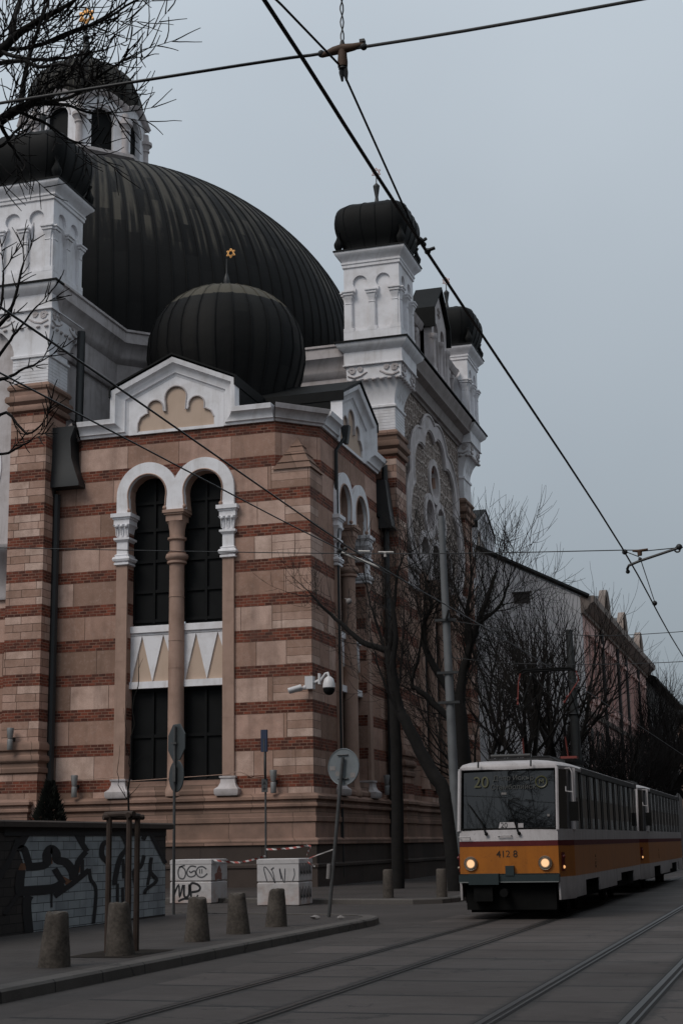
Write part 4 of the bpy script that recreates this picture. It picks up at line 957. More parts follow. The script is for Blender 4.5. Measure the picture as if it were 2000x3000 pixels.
# ------------------------------------------------------------------ trees
def grow(tr, tw, p, d, L, r, lvl, mx, rnd, up=.25, kids=(4,4,5,5), spread=.75, rmin=.0085):
    n = 4
    pts = [Vector(p)]; rad = [r]; dd = Vector(d).normalized()
    for i in range(n):
        dd = (dd + Vector((rnd.gauss(0,.1), rnd.gauss(0,.1), rnd.gauss(0,.08)+up*.35))).normalized()
        pts.append(pts[-1] + dd*L/n); rad.append(r*(1-.5*(i+1)/n) if lvl < mx else r*(1-.45*(i+1)/n))
    (tr if lvl <= 1 else tw).tube(pts, rad, 6 if lvl == 0 else (5 if lvl == 1 else (4 if lvl == 2 else 3)), False)
    if lvl >= mx: return
    k = kids[min(lvl, len(kids)-1)]
    for i in range(k):
        f = .3 + .7*(i+.6)/k; q = f*n; a = min(int(q), n-1); pp = pts[a].lerp(pts[a+1], q-a)
        az = rnd.uniform(0, 2*PI); base = (pts[a+1]-pts[a]).normalized()
        s = base.cross(Vector((math.cos(az), math.sin(az), .3))).normalized()
        dn = (base*(1-.35*spread) + s*spread*rnd.uniform(.7,1.15)).normalized()
        grow(tr, tw, pp, dn, L*rnd.uniform(.55,.82), max(rad[a]*rnd.uniform(.5,.68), rmin), lvl+1, mx, rnd, up, kids, spread)
    grow(tr, tw, pts[-1], dd, L*.7, max(rad[-1]*.85, rmin), lvl+1, mx, rnd, up, kids, spread)

def limb_tree(name, label, limbs, seed, twigs, tl=(.9,1.6), tr0=.03, mx=2, up=.3, kids=(4,4), spread=.8, group=None, rate=2.6, base=None, skip=0, jit=.012, fwd=.75, low=None):
    """limbs: list of (points, r0, r1); twigs sprout from them"""
    rnd = random.Random(seed); root = thing(name, label, 'tree', base or tuple(limbs[0][0][0]), group)
    tr, tw = MB(), MB()
    for li, (pts, r0, r1) in enumerate(limbs):
        P = smooth_pts(pts, 4); n = len(P)
        for i in range(1, n-1): P[i] = P[i] + Vector((rnd.gauss(0,1), rnd.gauss(0,1), rnd.gauss(0,1)))*jit
        tr.tube(P, [r0 + (r1-r0)*i/(n-1) for i in range(n)], 8 if r0 > .07 else 5)
        if li < skip: continue
        L = sum((P[i+1]-P[i]).length for i in range(n-1)); k = int(L*rate*twigs*(1.0 if low is None or P[-1].z > low else .22)); tk = 1.0 if low is None or P[-1].z > low else .6
        for j in range(k+1):
            f = (.12 + .88*j/max(k,1))*(n-1.001); a_ = int(f); p = P[a_].lerp(P[a_+1], f-a_); b_ = (P[a_+1]-P[a_]).normalized()
            az = rnd.uniform(0, 2*PI); s = b_.cross(Vector((math.cos(az), math.sin(az), .4))).normalized()
            r = r0 + (r1-r0)*a_/(n-1)
            grow(tw, tw, p, b_*fwd + s*spread*rnd.uniform(.6,1.2), rnd.uniform(*tl)*tk, min(r*.6, tr0), 2, 2+mx, rnd, up, kids, spread)
        grow(tw, tw, P[-1], (P[-1]-P[-2]), tl[1]*.8*tk, min(r1*.9, tr0), 2, 2+mx, rnd, up, kids, spread)
    tr.build('trunk', 'bark', root, 50); tw.build('crown', 'twig', root, 60)
    return root

# bare tree out of frame at the left, its branches hanging in
LB = [
 ([(-9.6,13.9,0),(-9.65,13.95,3),(-9.75,13.9,6),(-9.9,13.9,8.2),(-10.0,14.0,9.4)],.26,.2),
 ([(-9.95,14.0,9.0),(-10.22,14.3,9.48),(-9.47,14.3,10.16),(-8.8,14.3,10.56),(-8.35,14.3,10.81),(-8.18,14.3,10.95),(-7.87,14.3,11.12),(-7.52,14.3,11.23),(-7.17,14.3,11.43)],.11,.014),
 ([(-9.85,13.9,8.4),(-9.93,13.9,9.0),(-9.17,13.9,9.32),(-8.34,13.9,9.55),(-8.09,13.9,9.67),(-7.86,13.9,9.78),(-7.65,13.9,9.84),(-7.46,13.9,9.83)],.075,.045),
 ([(-9.75,13.9,6.6),(-9.68,13.6,8.0),(-8.66,13.6,7.09),(-8.07,13.6,6.91),(-7.83,13.6,7.09),(-7.67,13.6,7.33),(-7.56,13.6,7.78)],.05,.012),
 ([(-8.22,14.3,10.81),(-7.86,14.3,10.79),(-7.47,14.3,10.89),(-7.03,14.3,10.97),(-6.65,14.3,11.13),(-6.39,14.3,11.21)],.026,.01),
 ([(-8.06,14.5,10.91),(-7.86,14.7,11.08),(-7.66,14.8,11.2),(-7.37,14.9,11.37),(-7.02,14.9,11.55)],.03,.012),
 ([(-7.83,13.9,9.79),(-7.86,14,10.13),(-7.86,14.1,10.53),(-7.79,14.2,10.96),(-7.72,14.3,11.41)],.036,.014),
 ([(-7.66,13.9,9.84),(-7.4,13.8,9.9),(-7.14,13.7,9.85),(-6.8,13.6,9.7),(-6.5,13.5,9.7)],.026,.009),
 ([(-7.62,13.9,9.81),(-7.38,14.1,9.85),(-7.09,14.2,9.76),(-6.86,14.3,9.77)],.024,.009),
 ([(-7.83,13.9,9.74),(-7.59,14.1,9.65),(-7.42,14.2,9.52),(-7.26,14.3,9.44)],.022,.009),
 ([(-7.54,13.9,9.83),(-7.09,13.7,9.7),(-6.63,13.5,9.8),(-6.2,13.4,9.9)],.026,.009),
 ([(-8.35,14.3,10.81),(-7.97,14.1,10.55),(-7.46,13.9,10.33),(-6.98,13.7,10.2),(-6.59,13.5,10.08)],.03,.009),
 ([(-8.22,14.3,10.92),(-8.3,14.5,11.31),(-8.33,14.7,11.71),(-8.35,14.8,11.96)],.04,.02),
 ([(-8.09,13.9,9.67),(-8.06,14.1,9.49),(-7.98,14.2,9.31)],.03,.012),
 ([(-8.34,13.9,9.55),(-8.14,14,9.41),(-8.02,14.1,9.61),(-7.85,14.1,9.75)],.025,.01),
 ([(-8.8,14.3,10.56),(-8.32,14.1,10.52),(-7.85,13.9,10.38),(-7.54,13.8,10.2),(-7.23,13.7,10.12),(-6.88,13.6,9.94),(-6.67,13.5,9.71)],.035,.009),
 ([(-8.66,13.6,7.09),(-8.05,13.6,6.6),(-7.74,13.6,6.87),(-7.58,13.6,7.05),(-7.38,13.6,7.27)],.025,.009),
 ([(-9.3,13.7,7.6),(-8.63,13.6,6.43),(-8.01,13.6,6.48),(-7.72,13.6,6.49),(-7.52,13.6,6.58),(-7.32,13.6,6.64)],.035,.009),
 ([(-8.63,13.6,6.43),(-8.03,13.6,6.03),(-7.71,13.6,6.11),(-7.46,13.6,5.86),(-7.28,13.6,5.96)],.025,.009),
 ([(-8.63,13.6,6.43),(-7.98,13.6,5.8),(-7.73,13.6,5.66),(-7.54,13.6,5.72),(-7.42,13.6,5.78)],.022,.009),
 ([(-8.07,13.6,6.91),(-7.83,13.6,7.31),(-7.8,13.6,7.62),(-7.8,13.6,7.73)],.02,.009),
]
limb_tree('bare_tree', 'bare knobbly tree at the left edge with dark twigs before the lantern and sky', LB, 11, 1.0, (.25,.6), .0078, mx=1, up=.12, kids=(3,5,4), spread=.66, rate=7.0, jit=.004, fwd=.9, low=8.6, base=(-9.6,13.9,.1), skip=1)
SG = 'bare street trees along the far pavement'
limb_tree('street_tree', 'straight trunked bare tree beside the leaning tree, nearest the building corner', [
 ([(-13.1,50,.1),(-13.05,50,2.96),(-13.05,50,5.25),(-13.11,50,7.0),(-13.26,50,8.13)],.23,.15),
 ([(-13.26,50,8.13),(-14.18,50,8.48),(-14.79,50,9.05),(-15.47,50,9.64),(-15.97,50,10.22)],.12,.03),
 ([(-13.2,50,8.1),(-13.05,50,9.13),(-12.9,50,10.57),(-12.63,50,11.4)],.1,.03),
 ([(-13.1,50,7.12),(-13.55,50,8.8),(-13.84,50,9.78),(-14.01,50,10.64)],.07,.02),
 ([(-13.1,50,6.0),(-12.7,49.6,7.5),(-12.5,49.4,9.0)],.06,.02)], 21, 1.0, (.8,1.4), .02, 2, .3, (3,3), .8, SG, 2.4, skip=1)
limb_tree('street_tree', 'leaning bare tree whose thick trunk slants left from beside the tram', [
 ([(-10.45,47,.1),(-10.6,47,2.45),(-10.76,47,3.21),(-11.26,47,4.03),(-11.74,47,5.01),(-12.09,47,5.73)],.27,.17),
 ([(-12.09,47,5.73),(-12.31,47,7.12),(-12.17,47,8.23),(-12.3,47,9.4)],.15,.05),
 ([(-12.0,47,5.5),(-12.5,46.8,6.5),(-12.9,46.7,7.9)],.06,.02)], 22, .8, (.7,1.2), .018, 2, .3, (3,3), .8, SG, 1.8, skip=1)
limb_tree('street_tree', 'forked bare tree rising straight behind the front of the tram', [
 ([(-11.03,50.5,.1),(-10.89,50.5,4.28),(-10.91,50.5,6.05),(-11.09,50.5,6.55)],.3,.22),
 ([(-11.09,50.5,6.45),(-12,50.5,8.05),(-12.05,50.5,9.17),(-11.78,50.5,9.61),(-12.0,50.5,10.8)],.14,.03),
 ([(-10.9,50.5,6.2),(-10.79,50.5,7.06),(-10.5,50.5,8.06),(-9.87,50.5,9.65),(-9.5,50.5,10.6)],.2,.05),
 ([(-11.0,50.5,5.21),(-11.13,50.5,5.58),(-11.85,50.5,6.33),(-12.38,50.5,6.8),(-12.56,50.5,6.98),(-12.3,50.5,7.94),(-12.1,50.4,8.8)],.15,.03),
 ([(-10.5,50.5,8.06),(-10.6,50.8,9.3),(-10.4,51,10.8)],.12,.03),
 ([(-10.2,50.5,8.9),(-9.3,50.2,9.5),(-8.9,50,10.4)],.08,.025),
 ([(-10.6,50.5,7.5),(-10.2,49.6,8.6),(-10.6,49.2,9.9)],.08,.025)], 23, 1.3, (.9,1.7), .022, 2, .4, (4,4), .75, SG, 2.8, skip=1)
def generic_tree(seed, H, kids=(4,5,4,3), r=.2, rmin=.0085):
    rnd = random.Random(seed); root = thing('street_tree', 'x', 'tree', (0,0,0)); tr, tw = MB(), MB()
    P = [Vector((0,0,0)), Vector((rnd.gauss(0,.08),rnd.gauss(0,.08),H*.15)), Vector((rnd.gauss(0,.15),rnd.gauss(0,.15),H*.3))]
    tr.tube(smooth_pts(P, 4), [r*1.2]+[r]*8, 8)
    for k in range(5):
        az = 2*PI*k/5 + rnd.uniform(-.4,.4); s = .95 if k else .15
        grow(tr, tw, P[-1] - Vector((0,0,.12*k)), Vector((math.cos(az)*s, math.sin(az)*s, 1.0)), H*.27, r*.6, 1, 4, rnd, .42, kids, .72, rmin)
    tr.build('trunk', 'bark', root, 50); tw.build('crown', 'twig', root, 60); return root
G = [generic_tree(s, 12.5) for s in (31, 32, 33)] + [generic_tree(s, 12.5, (5,5,5,4), .22, .017) for s in (34, 35)]
ST = [(-11.3,57.5,.85,'bare tree close behind the forked one, its crown over the far gable'),(-10.6,64,1.12,'bushy bare tree whose round crown stands before the white gable wall'),(-10.4,69.5,1.22,'tallest rounded bare tree beside the dark pole'),
      (-10.9,76,.85,'bare tree behind the dark pole at the start of the pink building'),(-10.0,83,.8,'bare tree in front of the pink front, lower than its windows'),(-9.9,91,.8,'second bare tree before the pink front'),(-9.8,99,.8,'third bare tree before the pink front'),
      (-9.6,107,.85,'bare tree before the end of the pink front'),(-9.3,113.5,1.3,'tall bare tree standing out against the sky beyond the pink building'),(-9.3,120,1.25,'bare tree far down the street near the right edge'),(-8.9,131,1.2,'farther bare tree near the right edge'),(-8.6,141,1.0,'farthest bare tree at the right edge'),
      (-12.3,90,.7,'low bare tree close to the pink wall'),(-11.8,104,.75,'low bare tree close to the end of the pink wall')]
used = set()
for i, (x, y, s, lab) in enumerate(ST):
    gi = i % 3 if y < 78 else 3 + i % 2; g = G[gi]
    o = g if gi not in used else copy_tree(g)
    used.add(gi)
    o.location = (x, y, .1); o.scale = (s*1.0, s*1.0, s); o.rotation_euler = (0, 0, i*1.9); tag(o, lab, 'tree', SG)
# evergreen by the wall foot
MAT['conifer'] = plain('dark evergreen', (.009,.0105,.008), .9, .2, var=.7, scale=5)
root = thing('conifer_shrub', 'dark cone-shaped evergreen shrub at the foot of the black drainpipe', 'shrub', (-26.7,51.2,.1))
m = MB(); rr = random.Random(9)
for k in range(2600):
    z = 3.75*(rr.random()**.8); rad = max(.1, 1.6*(1 - z/4.0)**1.0) * math.sqrt(rr.uniform(.35,1.0)); t = rr.uniform(0, 2*PI)
    c = Vector((-26.7+rad*math.cos(t), 51.2+rad*.6*math.sin(t), .25+z)); d = Vector((math.cos(t)*.6, math.sin(t)*.6, .8)).normalized(); s = d.cross(Vector((rr.gauss(0,1),rr.gauss(0,1),rr.gauss(0,1)))).normalized()
    l = rr.uniform(.12,.24); m.add([c - s*.05, c + s*.05, c + d*l], [(0,1,2)])
m.build('foliage', 'conifer', root, recalc=False)
m = MB(); m.tube([(-26.7,51.2,.1),(-26.7,51.2,3.7)], [.09,.02], 6); m.build('stem', 'bark', root)
# sapling in the guard
limb_tree('sapling', 'thin bare sapling growing up inside the timber tree guard', [([(-9.47,20.55,.1),(-9.45,20.57,1.5),(-9.42,20.55,2.7),(-9.36,20.55,3.6),(-9.3,20.55,4.2)],.022,.006),([(-9.44,20.55,2.3),(-9.58,20.55,2.5),(-9.6,20.55,2.85)],.007,.004),([(-9.42,20.55,2.7),(-9.46,20.55,3.0),(-9.5,20.55,3.4)],.007,.004)], 41, .3, (.15,.3), .006, 0, .2, (1,), .7, base=(-9.47,20.55,.12))
# ------------------------------------------------------------------ tram
def tram_paint(name, col, rough, dirt):
    a = NM(name); p = a.obj(); x = a.xyz(p)
    s = a.noise(a.vec(a.math('MULTIPLY', a.math('ADD', x[0], x[1]), 3.5), a.math('MULTIPLY', x[2], .7), 0), 1.0, 6, .65)
    c = a.mix(a.math('MULTIPLY', a.ramp(s, [(.42, 0.0), (.72, 1.0)]), .55), col, dirt)
    low = a.math('MULTIPLY', a.ramp(a.math('ADD', x[2], a.math('MULTIPLY', a.noise(p, 3, 5), .6)), [(.65, 1.0), (1.25, 0.0)]), .55)
    c = a.mix(low, c, tuple(k*.45 for k in dirt))
    c = a.mix(a.math('MULTIPLY', a.ramp(a.noise(p, 16, 4, .7), [(.58, 0.0), (.68, 1.0)]), .3), c, tuple(k*.6 for k in dirt))
    seam = a.math('LESS_THAN', a.math('FRACT', a.math('DIVIDE', a.math('ADD', x[1], 3.1), 1.27)), .011)
    seam = a.math('MULTIPLY', seam, a.math('GREATER_THAN', x[1], 1.0))
    c = a.mix(a.math('MULTIPLY', seam, .7), c, (.02,.02,.02)); a.bump(a.math('SUBTRACT', a.math('MULTIPLY', a.noise(p, 1.6, 3), .8), seam), .25, .02)
    return a.done(c, rough, .35)
MAT['t_white'] = tram_paint('tram white paint', (.4,.375,.38), .45, (.2,.18,.17))
MAT['t_grey'] = plain('tram dirty grey paint', (.028,.027,.027), .5, .3, var=.5, scale=3, world=False)
MAT['t_orange'] = tram_paint('tram orange paint', (.36,.118,.012), .4, (.18,.06,.012))
MAT['t_red'] = plain('tram dark red stripe', (.085,.011,.013), .6, .2, world=False)
MAT['t_glass'] = plain('tram window glass', (.006,.0065,.007), .02, .6, var=.3)
MAT['t_dark'] = plain('tram underframe', (.007,.007,.007), .9, .1, var=.5, world=False)
MAT['t_teal'] = plain('dark teal bumper', (.018,.028,.03), .45, .4, world=False)
MAT['chrome'] = plain('worn chrome ring', (.3,.25,.2), .35, .5, .8)
MAT['ink'] = plain('black lettering', (.012,.012,.012), .6, .3)
def emis(name, col, s, kb=.5):
    a = NM(name); a.put(a.b.inputs['Emission Color'], col); a.b.inputs['Emission Strength'].default_value = s
    return a.done(tuple(k*kb for k in col), .3, .4)
MAT['lamp'] = emis('lit headlight', (1.0,.62,.34), .8)
MAT['lamp_small'] = emis('small lit lamp', (1.0,.5,.2), .8)
MAT['red_lens'] = plain('red lens', (.12,.012,.012), .3, .5)
MAT['led'] = emis('dim amber matrix', (.42,.4,.14), .05, .06)
MAT['led2'] = emis('dim grey matrix', (.4,.4,.36), .025, .05)

def tram(loc, label):
    x0, y0, _ = loc
    t = thing('tram_car', label, 'tram', loc, 'orange and white tram set')
    rake = lambda z: .0 if z < 1.6 else .32*((z-1.6)/1.6)
    def plan(z, g=0.0, rise=0.0):
        y = rake(z) - g; q = [(-1.05,y-.0),(0,y-.05),(1.05,y),(1.25+g,y+.95),(1.25+g,14.55),(1.05,14.9+g),(-1.05,14.9+g),(-1.25-g,14.55),(-1.25-g,y+.95)]
        return [(x0+a, y0+b, z) for a, b in q]
    def shell(name, mat, zs, par=None, g=0.0):
        m = MB(); m.rings([plan(z, g) for z in zs]); return m.build(name, mat, par or t)
    body = shell('body', 't_orange', [.86,.92,1.5])
    shell('stripe', 't_red', [1.5,1.61], g=.004)
    shell('belt', 't_white', [1.6,1.84], g=.002)
    win = shell('window_band', 't_glass', [1.84,2.4,3.12], g=-.035)
    # roof, arched across
    m = MB(); rs = []
    for z, k in ((3.1,1.0),(3.17,1.0),(3.23,.95),(3.28,.8),(3.31,.55)):
        b = plan(3.12); rs.append([(x0+(px-x0)*k, y0+7.4+(py-y0-7.4)*(1-(1-k)*.1), z) for px, py, _ in b])
    m.rings(rs); roof = m.build('roof', 't_white', t, 40)
    m = MB(); m.box(x0-1.262,x0+1.262,y0+2.6,y0+14.5,3.07,3.2); m.build('gutter', 't_grey', t)
    # pillars
    def post(m, a, b, w, z0=1.82, z1=3.14):
        m.tube([(x0+a, y0+b+rake(z0), z0), (x0+a*1.0, y0+b+rake(z1), z1)], w, 6)
    for a, b, w in ((-1.05,-.01,.036),(1.05,-.01,.036),(-1.25,.95,.06),(1.25,.95,.06)): m = MB(); post(m, a, b, w); m.build('front_pillar', 't_white', t)
    for y in (2.55,3.85,5.1,6.35,7.6,8.9,10.15,11.4,12.65,13.9):
        for a in (-1.235, 1.235):
            m = MB(); m.box(x0+a-.012,x0+a+.012,y0+y-.035,y0+y+.035,1.84,3.12); m.build('side_pillar', 't_grey', t)
    # windscreen rubber, belt line details
    fr = FR((x0, y0-.02, 0), (1,0,0), (0,-1,0))
    m = MB()
    P = [(-1.0,1.86),(1.0,1.86),(1.0,3.1),(-1.0,3.1)]
    m.tube([(x0+a, y0-.02+rake(z), z) for a, z in P+[P[0]]], .022, 5); m.build('windscreen_seal', 't_dark', t)
    # skirts
    for sg in (-1,1):
        m = MB()
        m.prism([(x0+sg*1.06,y0+.02,.4),(x0+sg*1.25,y0+.95,.4),(x0+sg*1.25,y0+.95,.86),(x0+sg*1.06,y0+.02,.86)], (-sg*.04,.0,0))
        for a, b, z in ((.98,2.5,.42),(4.9,8.4,.45),(8.5,9.4,.55),(12.6,14.4,.45)): m.box(x0+sg*1.25-.03,x0+sg*1.25+.0,y0+a,y0+b,z,.86)
        m.box(x0+sg*1.25-.03,x0+sg*1.25-.002,y0+2.5,y0+4.9,.74,.86); m.box(x0+sg*1.25-.03,x0+sg*1.25-.002,y0+9.4,y0+12.6,.74,.86)
        m.build('skirt', 't_white', t)
    m = MB(); m.box(x0-1.0,x0+1.0,y0+.25,y0+14.6,.34,.85); m.box(x0-.95,x0+.95,y0+.1,y0+.3,.2,.8); m.build('underframe', 't_dark', t)
    for y in (3.05,4.85,10.2,12.0):
        m = MB()
        for sg in (-1,1): m.tube([(x0+sg*.62-.06,y0+y,.34),(x0+sg*.62+.06,y0+y,.34)], .33, 20)
        m.tube([(x0-.62,y0+y,.34),(x0+.62,y0+y,.34)], .07, 8); m.build('wheel', 't_dark', t, 40)
    m = MB(); m.rings([[(x0-1.06-q,y0-.12+q*.4,z),(x0+1.06+q,y0-.12+q*.4,z),(x0+1.06+q,y0+.3,z),(x0-1.06-q,y0+.3,z)] for q, z in ((-.02,.76),(.0,.78),(0,.92),(-.02,.94))]); bp = m.build('bumper', 't_teal', t)
    m = MB(); m.box(x0-.84,x0-.2,y0-.2,y0,.72,.945); m.box(x0-.06,x0+.12,y0-.14,y0,.9,1.1); m.build('coupler', 't_teal', t)
    m = MB(); m.box(x0-.75,x0-.35,y0-.12,y0+.1,.38,.72); m.tube([(x0-.1,y0-.2,.55),(x0-.1,y0+.3,.55)], .09, 8); m.build('drawgear', 't_dark', t)
    m = MB(); m.box(x0-.9,x0+.9,y0+.3,y0+.36,.14,.5)
    m.build('lifeguard', 't_dark', t)
    for sg, nm in ((-1,'a'),(1,'b')):
        m = MB(); cx = x0+sg*.79-.02
        m.tube([(cx,y0-.075,1.15),(cx,y0-.03,1.15)], [.075,.088], 20); h = m.build('headlight', 'lamp', t, 40)
        m = MB(); m.torus((cx,y0-.065,1.15), .104, .02, (0,1,0), 24, 6); m.torus((cx,y0-.05,1.15), .135, .013, (0,1,0), 24, 5); m.build('headlight_rim', 'chrome', h, 60)
        # lamp cluster on the bevelled corner
        A = Vector((x0+sg*1.1, y0+.22, 0)); S = Vector((sg*.2,.95,0)).normalized(); Nn = Vector((sg*.95,-.2,0)).normalized(); f2 = FR(A, S, Nn)
        m = MB(); f2.box(m, -.07,.07,-.02,.02,.98,1.36); cl = m.build('lamp_cluster', 't_red', t)
        m = MB(); m.ball(f2.P(0,.02,1.27), .04, 10, 6); m.build('red_lamp', 'red_lens', cl, 60)
        m = MB(); m.ball(f2.P(0,.02,1.06), .035, 10, 6); m.build('marker_lamp', 'lamp_small' if sg > 0 else 'chrome', cl, 60)
    text_mesh('412 8', .2, 'fleet_number', 'ink', t, (x0-.03, y0-.05, 1.335), (1,0,0), (0,0,1))
    text_mesh('4128', .16, 'side_number', 'ink', t, (x0+1.256, y0+4.3, 1.12), (0,0,-1), (0,1,0))
    # windscreen writing and card, just inside the glass line
    zd = Vector((0,.2,1)); yy = lambda z: y0 - .035 + rake(z)
    text_mesh('20', .34, 'route_number', 'led', t, (x0-.58, yy(2.84), 2.84), (1,0,0), zd)
    text_mesh('Депо Искър', .15, 'destination', 'led2', t, (x0+.12, yy(2.92), 2.92), (1,0,0), zd)
    text_mesh('Стамболийск', .15, 'destination', 'led2', t, (x0+.12, yy(2.73), 2.73), (1,0,0), zd)
    m = MB(); m.torus((x0+.72, yy(2.83), 2.83), .12, .012, (0,1,-.2), 24, 5); mr = m.build('metro_sign', 'led', t)
    text_mesh('M', .15, 'metro_letter', 'led', t, (x0+.72, yy(2.83), 2.83), (1,0,0), zd)
    m = MB(); m.prism([(x0-.2,yy(1.9),1.87),(x0+.2,yy(1.9),1.87),(x0+.16,yy(2.0),1.995),(x0-.17,yy(2.0),1.995)], (0,-.004,0)); m.box(x0+.22,x0+.33,yy(1.93)-.004,yy(1.93),1.87,1.97); cd = m.build('route_card', 't_white', t)
    text_mesh('20', .15, 'card_number', 'ink', cd, (x0-.08, yy(1.95)-.008, 1.93), (1,0,0), zd)
    m = MB(); m.box(x0-.14,x0-.03,yy(2.6)-.004,yy(2.6),2.575,2.62); m.box(x0+.84,x0+.89,yy(2.13)-.004,yy(2.13),2.1,2.15); m.build('sticker', 'paper', t)
    for a, b in ((-.46,-.86),(.24,.0)):
        m = MB(); m.tube([(x0+a,y0-.06,1.76),(x0+a-.08,yy(1.95)-.02,1.97),(x0+b,yy(2.42)-.02,2.4)], [.022,.016,.01], 5); m.ball((x0+a+.01,y0-.06,1.76), .04, 8, 5); m.build('wiper', 't_dark', t)
    m = MB(); m.tube([(x0-.2,y0-.03,1.72),(x0-.2,y0-.09,1.72),(x0+.08,y0-.09,1.72),(x0+.08,y0-.03,1.72)], .016, 6); m.build('handle', 't_white', t)
    m = MB(); m.tube([(x0-1.04,y0-.02,1.7),(x0-1.04,y0-.09,1.7),(x0-.8,y0-.09,1.7),(x0-.8,y0-.05,1.64)], .014, 6); m.build('handle', 't_white', t)
    m = MB(); m.tube([(x0+1.2,y0+.45,3.1),(x0+1.33,y0+.3,3.1),(x0+1.37,y0+.28,3.0),(x0+1.37,y0+.28,2.25)], .014, 6); m.tube([(x0+1.2,y0+.45,2.72),(x0+1.22,y0+.3,2.62),(x0+1.37,y0+.28,2.6)], .012, 6); mi = m.build('mirror_arm', 't_white', t)
    m = MB(); m.box(x0+1.28,x0+1.46,y0+.26,y0+.32,2.0,2.4); m.build('mirror', 't_dark', mi)
    # roof gear
    m = MB(); m.tube([(x0-.45,y0+.75,3.42),(x0+.42,y0+.75,3.42)], .04, 8)
    for a in (-.3,.3): m.tube([(x0+a,y0+.75,3.26),(x0+a,y0+.75,3.42)], .02, 5)
    m.box(x0-.75,x0+.75,y0+2.0,y0+3.6,3.28,3.44); m.tube([(x0+.45,y0+.8,3.38),(x0+.75,y0+1.2,3.4),(x0+.95,y0+2.2,3.28)], .03, 6); m.build('roof_box', 't_grey', roof)
    for a in (-.62,.52):
        m = MB(); m.tube([(x0+a,y0+.2,3.28),(x0+a,y0+.16,3.16)], .02, 5); m.build('roof_lug', 't_grey', roof)
    return t
T1 = tram((-5.96, 32.0, 0), 'leading orange and white tram car with lit headlights, number 4128')
T2 = copy_tree(T1)
x0, y0 = -5.96, 32.0
m = MB()
yp = 38.5
m.box(x0-.7,x0+.7,yp-1.0,yp+1.0,3.5,3.58)
for a in (-.55,.55):
    m.tube([(x0+a,yp-.9,3.6),(x0+a*.95,yp-1.5,4.75),(x0+a*.75,yp,5.82)], .014, 5); m.tube([(x0+a,yp+.9,3.6),(x0+a*.95,yp+1.5,4.75),(x0+a*.75,yp,5.82)], .014, 5)
m.tube([(x0-.5,yp-1.5,4.75),(x0+.4,yp,5.8)], .014, 5); m.tube([(x0+.5,yp-1.5,4.75),(x0-.4,yp,5.8)], .014, 5)
for q in (-.22,.22): m.tube([(x0-.72,yp+q,5.83),(x0-.6,yp+q,5.9),(x0+.6,yp+q,5.9),(x0+.72,yp+q,5.83)], .03, 6)
pg = m.build('pantograph', 't_dark', T1)
MAT['horn'] = plain('red painted horn', (.16,.035,.028), .6, .3)
for sg in (-1,1):
    m = MB(); m.tube([(x0+sg*.72,yp,5.84),(x0+sg*.78,yp,5.6),(x0+sg*.6-.2,yp-.1,5.05)], .016, 5); m.ball((x0+sg*.6-.2,yp-.1,5.05), .035, 8, 5); m.ball((x0+sg*.64-.16,yp-.1,5.18), .035, 8, 5); m.build('insulating_horn', 'horn', pg)
m = MB()
for a in (-.55,.55): m.tube([(x0+a,yp-.9,3.55),(x0+a*.97,yp-1.15,4.1)], .02, 6)
m.box(x0+.45,x0+.85,yp-1.6,yp-1.3,3.55,3.6)
m.build('insulator', 'horn', pg)
T2.location = (-5.9, 47.75, 0); T2['label'] = 'trailing tram car coupled behind, only its dark side and skirts visible'

# ------------------------------------------------------------------ overhead line
MAT['wire'] = plain('black overhead wire', (.012,.013,.015), .5, .4)
MAT['rusty'] = plain('rusty cast fitting', (.075,.045,.03), .7, .3, var=.4, scale=20)
MAT['porcelain'] = plain('pale insulator rod', (.42,.4,.38), .45, .4, var=.35, scale=25)
def wire(name, pts, r, label, cat='overhead wire', group=None, k=5):
    m = MB(); m.tube(smooth_pts(pts, k), r, 6); return tag(m.build(name, 'wire', None, 60), label, cat, group)
wire('contact_wire', [(-2.5,1,6.05),(-2.4,6.8,6.0),(-2.4,10.2,6.0),(-2.33,23,6.0),(-2.5,38,6.0),(-2.5,70,6.0),(-2.6,160,6.0)], .014, 'thick contact wire crossing the sky diagonally over the right-hand track')
wire('messenger_wire', [(-2.9,6.6,6.62),(-2.71,8.0,6.72),(-2.6,8.9,6.76),(-2.57,8.93,6.68),(-2.4,10.2,6.0)], .0085, 'thin messenger wire coming down from the rusty hanger to the thick diagonal wire', k=1)
wire('span_wire', [(-14,8.9,7.02),(-4.15,8.9,6.9),(-2.6,8.9,6.87),(-.57,8.9,6.87),(6,8.9,7.0)], .011, 'highest span wire crossing the top of the sky from the lantern to the upper right')
wire('contact_wire', [(-6.2,3,6.15),(-6.1,10.6,6.05),(-6.1,17.5,5.94),(-6.1,20.1,5.9),(-6.1,23.1,5.9),(-5.9,40,5.96),(-5.8,90,5.96)], .011, 'upper of the two wires slanting across the striped wall to the white rod')
wire('messenger_wire', [(-6.2,3,5.3),(-6.1,10.6,5.48),(-6.1,17.5,5.67),(-6.1,20.1,5.76),(-6.1,23.1,5.86)], .0085, 'lower and thinner of the two wires slanting across the striped wall')
wire('span_wire', [(-13.5,23.5,6.9),(-6.65,23.5,6.3),(-2.34,23.5,6.05),(-1.44,23.5,6.03),(6,23.5,6.25)], .0085, 'level span wire carrying the curved bracket arm at the right edge')
wire('span_wire', [(-10.4,47,8.6),(-7.04,47,7.97),(-3.3,47,7.82),(5,47,8.2)], .012, 'thin level wire above the pink building at the right')
wire('span_wire', [(-10.4,47,7.4),(-7.9,47,7.07),(-3.1,47,6.9),(5,47,7.2)], .012, 'lowest thin level wire behind the bare crowns at the right')
t = thing('wire_hanger', 'rusty T-shaped hanger with clamp jaws where the highest span wire meets the thin wire', 'wire hanger', (-2.58,8.9,6.85))
